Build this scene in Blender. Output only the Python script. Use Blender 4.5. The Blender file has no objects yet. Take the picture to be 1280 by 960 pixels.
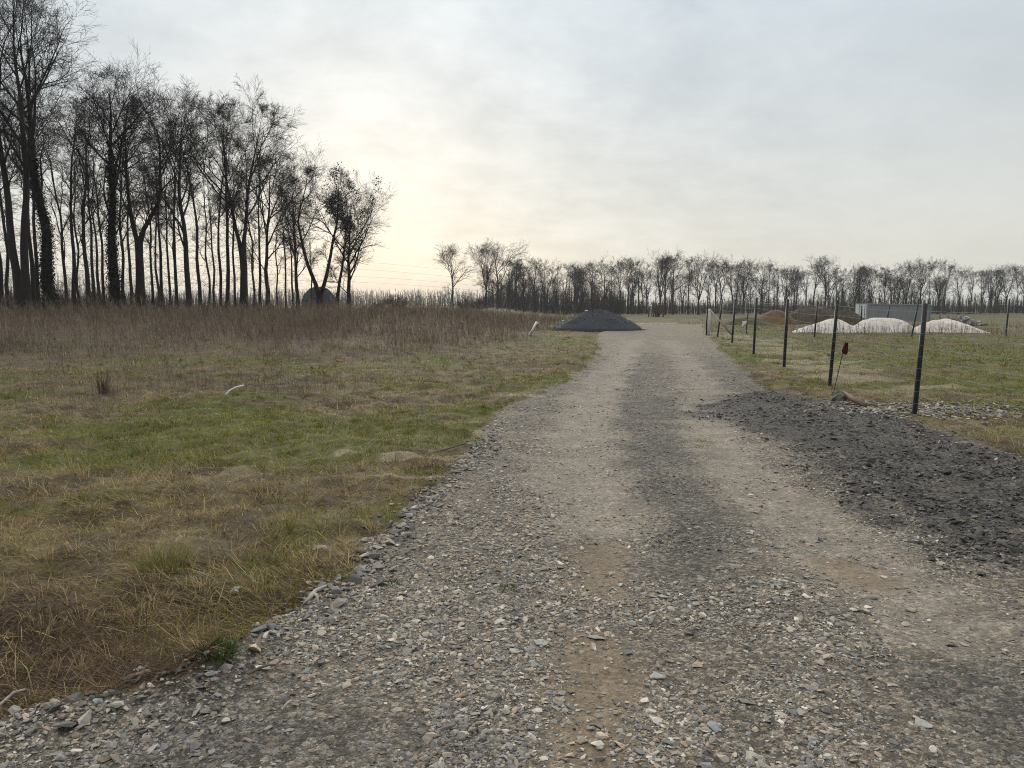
import bpy, bmesh, math, random
import numpy as np
from mathutils import Vector

C = bpy.context.scene.collection
RG = np.random.default_rng(11)
random.seed(5)
R = math.radians

# ------------------------------------------------------------------ camera
F = 962.0 / 1280.0
HOR = 381.0
PITCH = math.atan((480 - HOR) / 962.0)
CAMZ = 1.6
sc = bpy.context.scene
cam = bpy.data.objects.new('camera', bpy.data.cameras.new('camera'))
C.objects.link(cam)
cam.location = (0, 0, CAMZ)
cam.rotation_euler = (math.pi / 2 - PITCH, 0, 0)
cam.data.sensor_width = 36
cam.data.lens = 36 * F
cam.data.clip_start = 0.05
cam.data.clip_end = 6000
sc.camera = cam


def G(px, py):
    """ground point (flat ground) seen at a place of the photograph"""
    a = math.atan((py - 480) / 962.0) + PITCH
    y = CAMZ / math.tan(a)
    return X(px, y), y


def X(px, d, z=0.0):
    return (px - 640) / 962.0 * (d * math.cos(PITCH) + (CAMZ - z) * math.sin(PITCH))


def Z(py, d):
    return CAMZ + d * math.tan(math.atan((480 - py) / 962.0) - PITCH)


def GL(*pts):
    return np.array([G(*p) for p in pts])


# ------------------------------------------------------------------ noise
def _hash(ix, iy, seed):
    h = (ix.astype(np.int64) * 374761393 + iy.astype(np.int64) * 668265263 + seed * 1274126177) & 0xFFFFFFFF
    h = ((h ^ (h >> 13)) * 1274126177) & 0xFFFFFFFF
    h = ((h ^ (h >> 16)) * 2246822519) & 0xFFFFFFFF
    return ((h ^ (h >> 15)) & 0xFFFFFF) / float(0xFFFFFF)


def vn(x, y, seed=0):
    ix, iy = np.floor(x), np.floor(y)
    fx, fy = x - ix, y - iy
    fx = fx * fx * (3 - 2 * fx)
    fy = fy * fy * (3 - 2 * fy)
    a, b = _hash(ix, iy, seed), _hash(ix + 1, iy, seed)
    c, d = _hash(ix, iy + 1, seed), _hash(ix + 1, iy + 1, seed)
    return (a * (1 - fx) + b * fx) * (1 - fy) + (c * (1 - fx) + d * fx) * fy


def fbm(x, y, seed=0, o=4):
    t, a, s = 0, 0.5, 0
    for i in range(o):
        t = t + a * vn(x, y, seed + i * 17)
        s += a
        a *= 0.5
        x, y = x * 2.03 + 3.1, y * 2.03 + 7.7
    return t / s


def sst(a, b, x):
    t = np.clip((x - a) / (b - a), 0, 1)
    return t * t * (3 - 2 * t)


def seg_d(x, y, P, closed=False):
    d = np.full(np.shape(x), 1e9)
    n = len(P)
    for i in range(n if closed else n - 1):
        a, b = P[i], P[(i + 1) % n]
        vx, vy = b[0] - a[0], b[1] - a[1]
        t = np.clip(((x - a[0]) * vx + (y - a[1]) * vy) / (vx * vx + vy * vy + 1e-9), 0, 1)
        d = np.minimum(d, np.hypot(x - a[0] - t * vx, y - a[1] - t * vy))
    return d


def sdf(x, y, P):
    """distance to the outline, positive inside"""
    ins = np.zeros(np.shape(x), bool)
    n = len(P)
    for i in range(n):
        a, b = P[i], P[(i + 1) % n]
        c = (a[1] > y) != (b[1] > y)
        xs = (b[0] - a[0]) * (y - a[1]) / (b[1] - a[1] + 1e-12) + a[0]
        ins ^= c & (x < xs)
    d = seg_d(x, y, P, True)
    return np.where(ins, d, -d)


# ------------------------------------------------------------------ layout of the ground
LEFT_EDGE = [(0, 922), (130, 888), (240, 862), (300, 815), (390, 750), (432, 725), (465, 680), (510, 635), (560, 592),
             (605, 545), (622, 512), (662, 497), (702, 480), (735, 460), (750, 435), (748, 416)]
RIGHT_EDGE = [(880, 417), (905, 440), (932, 466), (962, 488), (1040, 500), (1132, 522), (1200, 546), (1280, 574)]
ROAD = np.vstack([[(-4, -8), (-6.5, 1.9)], GL(*LEFT_EDGE), GL((770, 409), (800, 405), (880, 405)), GL(*RIGHT_EDGE),
                  [(8.4, 5.0), (9.5, -8)]])
RIM = GL(*LEFT_EDGE[:10])
BANK = np.vstack([GL((905, 492), (962, 490), (1040, 501), (1132, 523), (1200, 547), (1280, 575)), [(8.2, 5.2), (6.3, 3.2)],
                  GL((1280, 722), (1182, 688), (1100, 650), (1062, 610), (1000, 566), (952, 541), (900, 524), (862, 514))])
DARK = GL((765, 497), (850, 494), (868, 545), (895, 590), (948, 640), (930, 690), (870, 740), (815, 720), (800, 650), (768, 600), (750, 540))
DARK2 = GL((60, 985), (200, 892), (420, 862), (600, 885), (700, 985))
DARK3 = GL((1090, 830), (1180, 800), (1330, 860), (1330, 985), (1240, 960))
DARKFAR = [GL((850, 440), (930, 490), (990, 500)), GL((745, 490), (800, 455), (812, 425))]
RUTS = [(GL((790, 425), (760, 470), (735, 515), (722, 560), (728, 600), (745, 650)), .42),
        (GL((835, 425), (868, 465), (886, 510), (893, 545), (920, 585), (960, 618), (1030, 668), (1090, 720), (1180, 780)), .40)]
BROWN = [(GL((752, 690), (748, 740)), .16), (GL((735, 800), (752, 850), (745, 890), (738, 985)), .20), (GL((1050, 705), (1090, 720)), .16)]
SAND = [(G(512, 571), .40, .12), (G(602, 540), .22, .3), (G(428, 567), .25, .10), (G(585, 526), .22, .12), (G(655, 495), .45, .2), (G(690, 488), .3, .3),
        (G(735, 468), .4, .5), (G(482, 601), .25, .07), (G(545, 598), .2, .08)]
TRACK = GL((885, 416), (930, 424), (975, 436), (1010, 452), (1060, 470), (1120, 484))
FARTRACK = GL((800, 404), (850, 402), (960, 401), (1040, 402))


def masks(x, y):
    w = 0.10 * (fbm(x * 2.2, y * 2.2, 3, 3) - .5) * 2 * np.clip(y / 8, .6, 3)
    m = {}
    m['roadd'] = sdf(x, y, ROAD) + w
    m['road'] = sst(-.05, .05, m['roadd'])
    m['bankd'] = sdf(x, y, BANK) + w * 2.5
    m['bank'] = sst(-.28, .26, m['bankd'] + .5 * (fbm(x * 4, y * 4, 24, 3) - .5))
    dk = np.maximum(np.maximum(sst(-.25, .35, sdf(x, y, DARK) + w * 2.5), 1.0 * sst(-.2, .4, sdf(x, y, DARK2) + w * 3)),
                    .9 * sst(-.2, .3, sdf(x, y, DARK3) + w * 3))
    for P in DARKFAR:
        dk = np.maximum(dk, .7 * sst(1.5, .3, seg_d(x, y, P) + w * 5))
    m['dark'] = dk
    t = np.zeros_like(x)
    rd = np.zeros_like(x)
    for P, wd in RUTS:
        d = seg_d(x, y, P)
        t = np.maximum(t, sst(wd * 1.6, wd * .5, d + w * 2))
        rd = np.maximum(rd, np.exp(-(d / (wd * .7)) ** 2))
    m['tan'] = t
    m['rutd'] = rd
    b = np.zeros_like(x)
    for P, wd in BROWN:
        b = np.maximum(b, sst(wd * 1.7, wd * .3, seg_d(x, y, P) + w * 1.6))
    m['brown'] = b
    s = np.zeros_like(x)
    for (cx, cy), rx, ry in SAND:
        q = np.hypot((x - cx) / rx, (y - cy) / ry)
        s = np.maximum(s, sst(1.25, .7, q + 2.2 * (fbm(x * 4, y * 4, 23, 4) - .5)))
    tr = np.maximum(.75 * sst(1.6, .3, seg_d(x, y, TRACK) + 6 * w), .9 * sst(3.2, 1.0, seg_d(x, y, FARTRACK) + 8 * w))
    m['sand'] = np.maximum(s, tr * sst(.35, .6, fbm(x * .7, y * 1.4, 31, 3)))
    rim = seg_d(x, y, RIM)
    m['rimd'] = rim
    return m


def H(x, y, m=None):
    x, y = np.asarray(x, float), np.asarray(y, float)
    if m is None:
        m = masks(x, y)
    fld = 1 - m['road']
    far = np.clip(y / 12, .6, 3)
    h = fld * (.10 * (fbm(x * .35, y * .35, 41, 3) - .5) * far + .11 * (fbm(x * 1.6, y * 1.6, 42, 3) - .5) + .125 * (fbm(x * 4.2, y * 4.2, 43, 3) - .5))
    h = h + m['road'] * (.02 * (fbm(x * 1.5, y * 1.5, 44, 3) - .5) + .012 * (fbm(x * 7, y * 7, 45, 2) - .5) - .035 * m['rutd'])
    bi = sst(-.1, .45, m['bankd'])
    h = h + bi * (.02 + .09 * fbm(x * .9, y * .9, 46, 3) + .13 * (fbm(x * 3.4, y * 3.4, 47, 4) - .5)) * (.25 + .75 * sst(12.0, 6.0, y))
    h = h + m['bank'] * .02 * (fbm(x * 12, y * 12, 48, 2) - .5)
    rimw = np.exp(-(m['rimd'] / .16) ** 2) * sst(7, 2.5, y)
    h = h + rimw * (.035 + .05 * fbm(x * 6, y * 6, 49, 2) * sst(-.6, -1.4, x))
    # low rise with the burrow behind the green patch
    cx, cy = G(265, 508)
    h = h + .16 * np.exp(-((x - cx) / 1.0) ** 2 - ((y - cy - .5) / .8) ** 2)
    h = h - .75 * sst(55, 120, y) * sst(-4, 14, x)
    h = h + .80 * sst(12, 46, y) * sst(.5 + .05 * y, -7, x)
    return h


def Hs(x, y):
    return float(H(np.array([x]), np.array([y]))[0])


# ------------------------------------------------------------------ object helpers
def tag(o, label=None, cat=None, group=None, kind=None):
    if label: o['label'] = label
    if cat: o['category'] = cat
    if group: o['group'] = group
    if kind: o['kind'] = kind
    return o


def empty(name, loc, rz=0.0):
    o = bpy.data.objects.new(name, None)
    o.location = loc
    o.rotation_euler = (0, 0, rz)
    o.empty_display_size = .2
    C.objects.link(o)
    return o


def mesh(name, V, Fs, cols=None, smooth=False):
    """V (n,3); Fs one array (m,k) or a list of such; cols (n,3) surface colours per vertex"""
    if not isinstance(Fs, (list, tuple)): Fs = [Fs]
    Fs = [np.asarray(f, np.int32) for f in Fs if len(f)]
    me = bpy.data.meshes.new(name)
    V = np.asarray(V, np.float32)
    me.vertices.add(len(V))
    me.vertices.foreach_set('co', V.ravel())
    loops = np.concatenate([f.ravel() for f in Fs])
    tot = np.concatenate([np.full(len(f), f.shape[1], np.int32) for f in Fs])
    me.loops.add(len(loops))
    me.loops.foreach_set('vertex_index', loops)
    me.polygons.add(len(tot))
    st = np.concatenate([[0], np.cumsum(tot)[:-1]]).astype(np.int32)
    me.polygons.foreach_set('loop_start', st)
    me.polygons.foreach_set('use_smooth', np.full(len(tot), smooth, bool))
    me.update(calc_edges=True)
    if cols is not None:
        a = me.attributes.new('col', 'FLOAT_COLOR', 'POINT')
        c = np.ones((len(V), 4), np.float32)
        c[:, :3] = cols
        a.data.foreach_set('color', c.ravel())
    return me


def obj(name, me, mat, parent=None):
    o = bpy.data.objects.new(name, me)
    if mat and not me.materials: me.materials.append(mat)
    C.objects.link(o)
    if parent: o.parent = parent
    return o


# ------------------------------------------------------------------ materials
def newmat(name):
    m = bpy.data.materials.new(name)
    m.use_nodes = True
    nt = m.node_tree
    return m, nt, nt.nodes['Principled BSDF']


def N(nt, t, **k):
    n = nt.nodes.new(t)
    for a, v in k.items():
        if a.startswith('i_'):
            n.inputs[a[2:].replace('_', ' ')].default_value = v
        else:
            setattr(n, a, v)
    return n


def mth(nt, op, a, b=None, clamp=False):
    n = N(nt, 'ShaderNodeMath', operation=op, use_clamp=clamp)
    for i, v in enumerate((a, b)):
        if v is None: continue
        if isinstance(v, (int, float)): n.inputs[i].default_value = v
        else: nt.links.new(v, n.inputs[i])
    return n.outputs[0]


def vmul(nt, col, fac):
    n = N(nt, 'ShaderNodeVectorMath', operation='SCALE')
    nt.links.new(col, n.inputs[0])
    nt.links.new(fac, n.inputs['Scale'])
    return n.outputs[0]


def simple(name, base, rough=.85, scale=8.0, amp=.5, attr=False, bump=0.0, metal=0.0, detail=4.0, stretch=None):
    m, nt, p = newmat(name)
    tc = N(nt, 'ShaderNodeTexCoord')
    nz = N(nt, 'ShaderNodeTexNoise', i_Scale=scale, i_Detail=detail, i_Roughness=.65)
    src = tc.outputs['Object']
    if stretch:
        mp = N(nt, 'ShaderNodeMapping')
        mp.inputs['Scale'].default_value = stretch
        nt.links.new(src, mp.inputs['Vector'])
        src = mp.outputs[0]
    nt.links.new(src, nz.inputs['Vector'])
    f = mth(nt, 'ADD', mth(nt, 'MULTIPLY', mth(nt, 'SUBTRACT', nz.outputs['Fac'], .5), amp * 2.5), 1.0)
    f = mth(nt, 'MAXIMUM', f, .15)
    if attr:
        a = N(nt, 'ShaderNodeAttribute', attribute_name='col')
        c = a.outputs['Color']
    else:
        rgb = N(nt, 'ShaderNodeRGB')
        rgb.outputs[0].default_value = (*base, 1)
        c = rgb.outputs[0]
    nt.links.new(vmul(nt, c, f), p.inputs['Base Color'])
    p.inputs['Roughness'].default_value = rough
    p.inputs['Metallic'].default_value = metal
    p.inputs['Specular IOR Level'].default_value = .3
    if bump:
        b = N(nt, 'ShaderNodeBump', i_Strength=bump, i_Distance=.02)
        nt.links.new(nz.outputs['Fac'], b.inputs['Height'])
        nt.links.new(b.outputs[0], p.inputs['Normal'])
    return m


def blade_mat(name, trans=.35):
    m, nt, p = newmat(name)
    nt.nodes.remove(p)
    out = nt.nodes['Material Output']
    a = N(nt, 'ShaderNodeAttribute', attribute_name='col')
    d = N(nt, 'ShaderNodeBsdfDiffuse')
    t = N(nt, 'ShaderNodeBsdfTranslucent')
    mx = N(nt, 'ShaderNodeMixShader', i_Fac=trans)
    nt.links.new(a.outputs['Color'], d.inputs['Color'])
    nt.links.new(a.outputs['Color'], t.inputs['Color'])
    nt.links.new(d.outputs[0], mx.inputs[1])
    nt.links.new(t.outputs[0], mx.inputs[2])
    nt.links.new(mx.outputs[0], out.inputs['Surface'])
    return m


def ground_mat():
    m, nt, p = newmat('soil_and_gravel')
    L = nt.links.new
    tc = N(nt, 'ShaderNodeTexCoord').outputs['Object']
    a = N(nt, 'ShaderNodeAttribute', attribute_name='col').outputs['Color']
    g = N(nt, 'ShaderNodeAttribute', attribute_name='grav').outputs['Fac']
    # warped coordinates so pebble cells are irregular
    w = N(nt, 'ShaderNodeTexNoise', i_Scale=40.0, i_Detail=2.0)
    L(tc, w.inputs['Vector'])
    wv = N(nt, 'ShaderNodeVectorMath', operation='MULTIPLY_ADD')
    L(w.outputs['Color'], wv.inputs[0]); wv.inputs[1].default_value = (.02, .02, .02); L(tc, wv.inputs[2])
    v1 = N(nt, 'ShaderNodeTexVoronoi', i_Scale=42.0)
    v2 = N(nt, 'ShaderNodeTexVoronoi', i_Scale=120.0)
    v3 = N(nt, 'ShaderNodeTexVoronoi', i_Scale=14.0)
    for v in (v1, v2, v3): L(wv.outputs[0], v.inputs['Vector'])
    sv = []
    for v in (v1, v2, v3):
        s = N(nt, 'ShaderNodeSeparateColor')
        L(v.outputs['Color'], s.inputs[0])
        sv.append(s.outputs)
    # pebble tone: mostly mid grey, some light
    t1 = mth(nt, 'ADD', mth(nt, 'MULTIPLY', mth(nt, 'POWER', sv[0][0], 2.2), 1.15), .58)
    t2 = mth(nt, 'ADD', mth(nt, 'MULTIPLY', mth(nt, 'POWER', sv[1][0], 2.0), 1.0), .66)
    t3 = mth(nt, 'ADD', mth(nt, 'MULTIPLY', sv[2][1], .3), .85)
    peb = mth(nt, 'MULTIPLY', mth(nt, 'MULTIPLY', t1, t2), t3)
    n1 = N(nt, 'ShaderNodeTexNoise', i_Scale=30.0, i_Detail=6.0, i_Roughness=.72)
    n2 = N(nt, 'ShaderNodeTexNoise', i_Scale=3.0, i_Detail=5.0, i_Roughness=.6)
    L(tc, n1.inputs['Vector']); L(tc, n2.inputs['Vector'])
    soil = mth(nt, 'MAXIMUM', mth(nt, 'ADD', mth(nt, 'MULTIPLY', mth(nt, 'SUBTRACT', n1.outputs['Fac'], .5), 2.6), 1.0), .2)
    big = mth(nt, 'ADD', mth(nt, 'MULTIPLY', mth(nt, 'SUBTRACT', n2.outputs['Fac'], .5), 1.1), 1.0)
    mix = N(nt, 'ShaderNodeMix', data_type='FLOAT')
    L(g, mix.inputs['Factor']); L(soil, mix.inputs[2]); L(peb, mix.inputs[3])
    f = mth(nt, 'MULTIPLY', mix.outputs[0], big)
    c = vmul(nt, a, f)
    # pebbles tint a little warm or cool
    hs = N(nt, 'ShaderNodeMix', data_type='RGBA', blend_type='MULTIPLY')
    hs.inputs['B'].default_value = (1.12, 1.0, .82, 1)
    L(mth(nt, 'MULTIPLY', g, sv[0][1]), hs.inputs['Factor']); L(c, hs.inputs['A'])
    L(hs.outputs['Result'], p.inputs['Base Color'])
    p.inputs['Roughness'].default_value = .9
    p.inputs['Specular IOR Level'].default_value = .25
    hgt = mth(nt, 'ADD', mth(nt, 'MULTIPLY', mth(nt, 'SUBTRACT', 1.0, v1.outputs['Distance']), mth(nt, 'MULTIPLY', g, 1.0)), mth(nt, 'MULTIPLY', n1.outputs['Fac'], 1.2))
    hgt = mth(nt, 'ADD', hgt, mth(nt, 'MULTIPLY', mth(nt, 'SUBTRACT', 1.0, v2.outputs['Distance']), mth(nt, 'MULTIPLY', g, .4)))
    b = N(nt, 'ShaderNodeBump', i_Strength=.8, i_Distance=.014)
    L(hgt, b.inputs['Height']); L(b.outputs[0], p.inputs['Normal'])
    return m


MB = {}
MB['ground'] = ground_mat()
MB['stone'] = simple('stone', (1, 1, 1), .95, 60, .35, attr=True)
MB['blade'] = blade_mat('dry_grass', .35)
MB['weed'] = blade_mat('dry_weed', .2)
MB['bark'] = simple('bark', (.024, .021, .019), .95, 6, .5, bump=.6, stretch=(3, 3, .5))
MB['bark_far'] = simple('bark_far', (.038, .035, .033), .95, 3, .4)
MB['twig'] = simple('twig', (.034, .029, .026), .9, 2, .3)
MB['ivy'] = blade_mat('ivy_leaf', .15)

# ------------------------------------------------------------------ colours of the ground
def lerp(a, b, t):
    return a * (1 - t[:, None]) + np.array(b) * t[:, None]


def weedf(x, y):
    """how much tall dead weeds stand here (left field, farther off)"""
    e = (fbm(x * .22, y * .22, 61, 4) - .5)
    e2 = (fbm(x * .9, y * .9, 67, 3) - .5)
    front = 16.0 + 22 * e + 6 * e2 + 0.05 * np.clip(x + 14, 0, 20) ** 1.35
    f = sst(-5.0, 13.0, y - front)
    f = f * sst(1.2, -2.6, x - (-1.9 + (y - 21) * .15) + 5 * e + 3 * e2)
    return f * sst(96, 80, y)


def lush(x, y, m):
    """how green the turf is"""
    g = .50 + 1.7 * (fbm(x * .45, y * .6, 62, 4) - .5) + .9 * (fbm(x * 2.0, y * 2.6, 63, 3) - .5)
    g = g - .55 * sst(4.3, 3.0, y + .35 * (x + 1.5))
    for (px, py, rx, ry, s) in ((330, 540, 2.3, .9, .75), (520, 545, 1.6, 1.0, .3), (480, 520, 2.5, .8, .25), (250, 570, 2.0, .6, .2), (1180, 480, 5, 1.0, .3),
                                (560, 590, .6, .5, .35), (440, 640, .6, .4, .25), (720, 480, 1.0, 3, .3)):
        cx, cy = G(px, py)
        g = g + s * np.exp(-((x - cx) / rx) ** 2 - ((y - cy) / ry) ** 2)
    g = g + .22 * sst(6, 8.5, x) * sst(45, 20, y)
    return np.clip(g, 0, 1)


def field_col(x, y, m):
    g = lush(x, y, m)
    n = fbm(x * 3, y * 3, 64, 3)
    c = np.zeros((len(x), 3)) + np.array((.085, .064, .038))  # soil colour, darkened to stand for shade at the grass roots
    c = lerp(c, (.170, .138, .070), sst(.4, .65, n) * .8)
    c = lerp(c, (.085, .092, .020), sst(.35, .7, g) * .85)
    c = lerp(c, (.095, .068, .050), weedf(x, y) * .8)
    c = lerp(c, (.075, .048, .034), sst(3.9, 2.8, y + .3 * x) * (x < 0) * .8)
    c = lerp(c, (.33, .275, .19), m['sand'] * .7)
    return c


def ground_col(x, y, m):
    c = field_col(x, y, m)
    n = fbm(x * .8, y * .8, 65, 3)
    r = np.zeros((len(x), 3)) + np.array((.172, .156, .136))  # gravel base, shade between the stones put into its darker colour
    r = lerp(r, (.130, .121, .110), sst(.45, .65, n) * .7)
    r = lerp(r, (.100, .098, .094), m['dark'] * (.35 + .7 * fbm(x * 1.1, y * .7, 66, 4)))
    r = lerp(r, (.240, .212, .175), m['tan'] * (.5 + .6 * fbm(x * .9, y * .9, 68, 3)))
    r = lerp(r, (.205, .158, .104), m['brown'] * .8)
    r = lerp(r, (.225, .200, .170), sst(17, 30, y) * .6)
    r = lerp(r, (.070, .068, .066), m['bank'] * (.75 + .25 * n))
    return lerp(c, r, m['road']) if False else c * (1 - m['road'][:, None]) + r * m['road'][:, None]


# ------------------------------------------------------------------ ground, road, bank
def axis(lo, hi, step, out_lo, out_hi, ratio=1.035):
    a = list(np.arange(lo, hi + 1e-6, step))
    s, v = step, a[-1]
    while v < out_hi:
        s *= ratio
        v += s
        a.append(v)
    s, v = step, a[0]
    b = []
    while v > out_lo:
        s *= 1.12
        v -= s
        b.append(v)
    return np.array(b[::-1] + a)


ax = axis(-7.5, 8.5, .055, -1500, 1500, 1.05)
ay = axis(1.6, 12.5, .05, -40, 2300, 1.018)
gx, gy = np.meshgrid(ax, ay)
nx, ny = len(ax), len(ay)
px_, py_ = gx.ravel(), gy.ravel()
mk = masks(px_, py_)
gz = H(px_, py_, mk)
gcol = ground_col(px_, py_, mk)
grav = np.clip(np.maximum(mk['road'] * (1 - .55 * mk['tan']) * (1 - .75 * mk['brown']), 0), 0, 1)
idx = np.arange(nx * ny).reshape(ny, nx)
quads = np.stack([idx[:-1, :-1], idx[:-1, 1:], idx[1:, 1:], idx[1:, :-1]], -1).reshape(-1, 4)
qroad = mk['road'][quads].mean(1) > .5
qbank = (mk['bank'][quads].mean(1) > .5) & qroad
allV = np.stack([px_, py_, gz], -1)


def sheet(name, sel):
    q = quads[sel]
    u, inv = np.unique(q, return_inverse=True)
    me = mesh(name, allV[u], inv.reshape(-1, 4), gcol[u], smooth=True)
    a = me.attributes.new('grav', 'FLOAT', 'POINT')
    a.data.foreach_set('value', grav[u].astype(np.float32))
    o = obj(name, me, MB['ground'])
    tag(o, kind='structure')
    return o


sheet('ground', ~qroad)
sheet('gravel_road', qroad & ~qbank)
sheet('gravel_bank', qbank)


# ------------------------------------------------------------------ scatter helpers
def polar(n, r0, r1, a0=-45, a1=45):
    r = r0 * (r1 / r0) ** RG.random(n)
    a = R(a0) + RG.random(n) * R(a1 - a0)
    return r * np.sin(a), r * np.cos(a)


def rock_proto(seed, npt=13):
    rs = random.Random(seed)
    bm = bmesh.new()
    for _ in range(npt):
        v = Vector((rs.gauss(0, 1), rs.gauss(0, 1), rs.gauss(0, 1))).normalized()
        v *= rs.uniform(.85, 1.0)
        bm.verts.new((v.x * rs.uniform(.85, 1.1), v.y * .85, v.z * .75))
    bmesh.ops.convex_hull(bm, input=bm.verts)
    for v in [v for v in bm.verts if not v.link_faces]: bm.verts.remove(v)
    bmesh.ops.triangulate(bm, faces=bm.faces)
    bm.verts.index_update()
    V = np.array([v.co for v in bm.verts])
    Fc = np.array([[v.index for v in f.verts] for f in bm.faces])
    bm.free()
    return V, Fc


PROT = [rock_proto(i) for i in range(24)]


def rotmats(n, tilt):
    a = RG.random(n) * 2 * math.pi
    t = RG.normal(0, tilt, n)
    b = RG.random(n) * 2 * math.pi
    ca, sa, ct, st, cb, sb = np.cos(a), np.sin(a), np.cos(t), np.sin(t), np.cos(b), np.sin(b)
    Rz = np.zeros((n, 3, 3)); Rz[:, 0, 0] = ca; Rz[:, 0, 1] = -sa; Rz[:, 1, 0] = sa; Rz[:, 1, 1] = ca; Rz[:, 2, 2] = 1
    Rx = np.zeros((n, 3, 3)); Rx[:, 0, 0] = 1; Rx[:, 1, 1] = ct; Rx[:, 1, 2] = -st; Rx[:, 2, 1] = st; Rx[:, 2, 2] = ct
    Rb = np.zeros((n, 3, 3)); Rb[:, 0, 0] = cb; Rb[:, 0, 1] = -sb; Rb[:, 1, 0] = sb; Rb[:, 1, 1] = cb; Rb[:, 2, 2] = 1
    return Rz @ Rx @ Rb


def rocks(x, y, z, size, col, flat=.65, tilt=.35):
    """one mesh's worth of broken stones"""
    Vs, Fs, Cs, off = [], [], [], 0
    pick = RG.integers(0, len(PROT), len(x))
    for k, (V, Fc) in enumerate(PROT):
        s = np.nonzero(pick == k)[0]
        if not len(s): continue
        n = len(s)
        sc3 = np.stack([size[s] * RG.uniform(.8, 1.35, n), size[s] * RG.uniform(.6, 1.0, n), size[s] * flat * RG.uniform(.5, 1.1, n)], -1)
        v = np.einsum('nij,nkj->nki', rotmats(n, tilt), V[None] * sc3[:, None])
        v += np.stack([x[s], y[s], z[s]], -1)[:, None]
        Vs.append(v.reshape(-1, 3))
        Fs.append((Fc[None] + (np.arange(n) * len(V))[:, None, None] + off).reshape(-1, 3))
        Cs.append(np.repeat(col[s], len(V), 0))
        off += n * len(V)
    return np.concatenate(Vs), np.concatenate(Fs), np.concatenate(Cs)


STONE_COLS = np.array([(.32, .29, .245), (.25, .235, .21), (.16, .155, .145), (.38, .32, .24), (.27, .215, .16), (.50, .46, .40), (.19, .18, .16), (.33, .255, .20), (.26, .26, .25)])
STONE_P = np.array([.21, .17, .10, .14, .09, .13, .08, .05, .06])


def stone_cols(n, gain=1.0):
    c = STONE_COLS[RG.choice(len(STONE_COLS), n, p=STONE_P / STONE_P.sum())]
    return c * RG.uniform(.65, 1.35, (n, 1)) * gain


def gravel():
    x, y = polar(420000, 1.9, 26)
    m = masks(x, y)
    keep = m['road'] * (1 - .72 * m['tan']) * (1 - .62 * m['dark']) * (1 - .8 * m['brown']) * (1 - m['bank'])
    keep *= .16 + 1.1 * sst(.36, .62, fbm(x * 1.5, y * 1.5, 71, 4))
    keep *= np.where((x < 1.2) & (y < 14), 1.15, .95)
    k = RG.random(len(x)) < keep
    x, y = x[k], y[k]
    m = {a: b[k] for a, b in m.items()}
    r = np.hypot(x, y)
    size = np.exp(RG.normal(math.log(.0066), .60, len(x))) * (.8 + .045 * r)
    size = np.minimum(size, .034)
    col = stone_cols(len(x))
    col = lerp(col, (.10, .10, .10), m['dark'] * .45)
    z = H(x, y, m) + size * .12
    V, Fc, Cc = rocks(x, y, z, size, col)
    o = obj('gravel', mesh('gravel', V, Fc, Cc), MB['stone'])
    tag(o, 'grey and tan broken stones strewn over the gravel road', kind='stuff')


gravel()


def bank_stones():
    x, y = polar(120000, 3.4, 15, 5, 50)
    m = masks(x, y)
    k = RG.random(len(x)) < m['bank'] * np.clip(2.4 * fbm(x * 2.5, y * 2.5, 72, 3) - .6, .2, 1)
    x, y = x[k], y[k]
    m = {a: b[k] for a, b in m.items()}
    size = np.minimum(np.exp(RG.normal(math.log(.0105), .62, len(x))), .055)
    col = np.full((len(x), 3), 1.0) * np.array((.084, .081, .079)) * RG.uniform(.5, 1.6, (len(x), 1))
    lt = RG.random(len(x)) < .14
    col[lt] = stone_cols(lt.sum(), .62)
    z = H(x, y, m) + size * .15
    V, Fc, Cc = rocks(x, y, z, size, col, tilt=.5)
    o = obj('dark_gravel', mesh('dark_gravel', V, Fc, Cc), MB['stone'])
    tag(o, 'charcoal crushed stone heaped along the right road edge', kind='stuff')


bank_stones()


def rim_stones():
    t = RG.random(1500)
    seg = np.cumsum(np.r_[0, np.hypot(*np.diff(RIM, axis=0).T)])
    d = t ** .9 * seg[-1]
    x = np.interp(d, seg, RIM[:, 0]) + RG.normal(.07, .11, len(t))
    y = np.interp(d, seg, RIM[:, 1]) + RG.normal(-.02, .075, len(t))
    size = np.minimum(np.exp(RG.normal(math.log(.0155), .5, len(t))), .05)
    col = np.array((.205, .198, .185)) * RG.uniform(.55, 1.4, (len(t), 1))
    tn = RG.random(len(t)) < .5
    col[tn] = stone_cols(tn.sum())
    z = H(x, y) + size * .3
    V, Fc, Cc = rocks(x, y, z, size, col, .7, .5)
    # loose pale stones by the fence post
    cx, cy = G(1165, 512)
    n = 2600
    x2, y2 = cx + RG.normal(0, .75, n), cy + RG.normal(0, .42, n)
    m2 = masks(x2, y2)
    s2 = RG.uniform(.015, .045, n)
    V2, F2, C2 = rocks(x2, y2, H(x2, y2, m2) + s2 * .3, s2, stone_cols(n, .95))
    o = obj('rubble', mesh('rubble', np.concatenate([V, V2]), np.concatenate([Fc, F2 + len(V)]), np.concatenate([Cc, C2])), MB['stone'])
    tag(o, 'larger grey stones along the road edge and by the fence', kind='stuff')


rim_stones()


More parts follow.
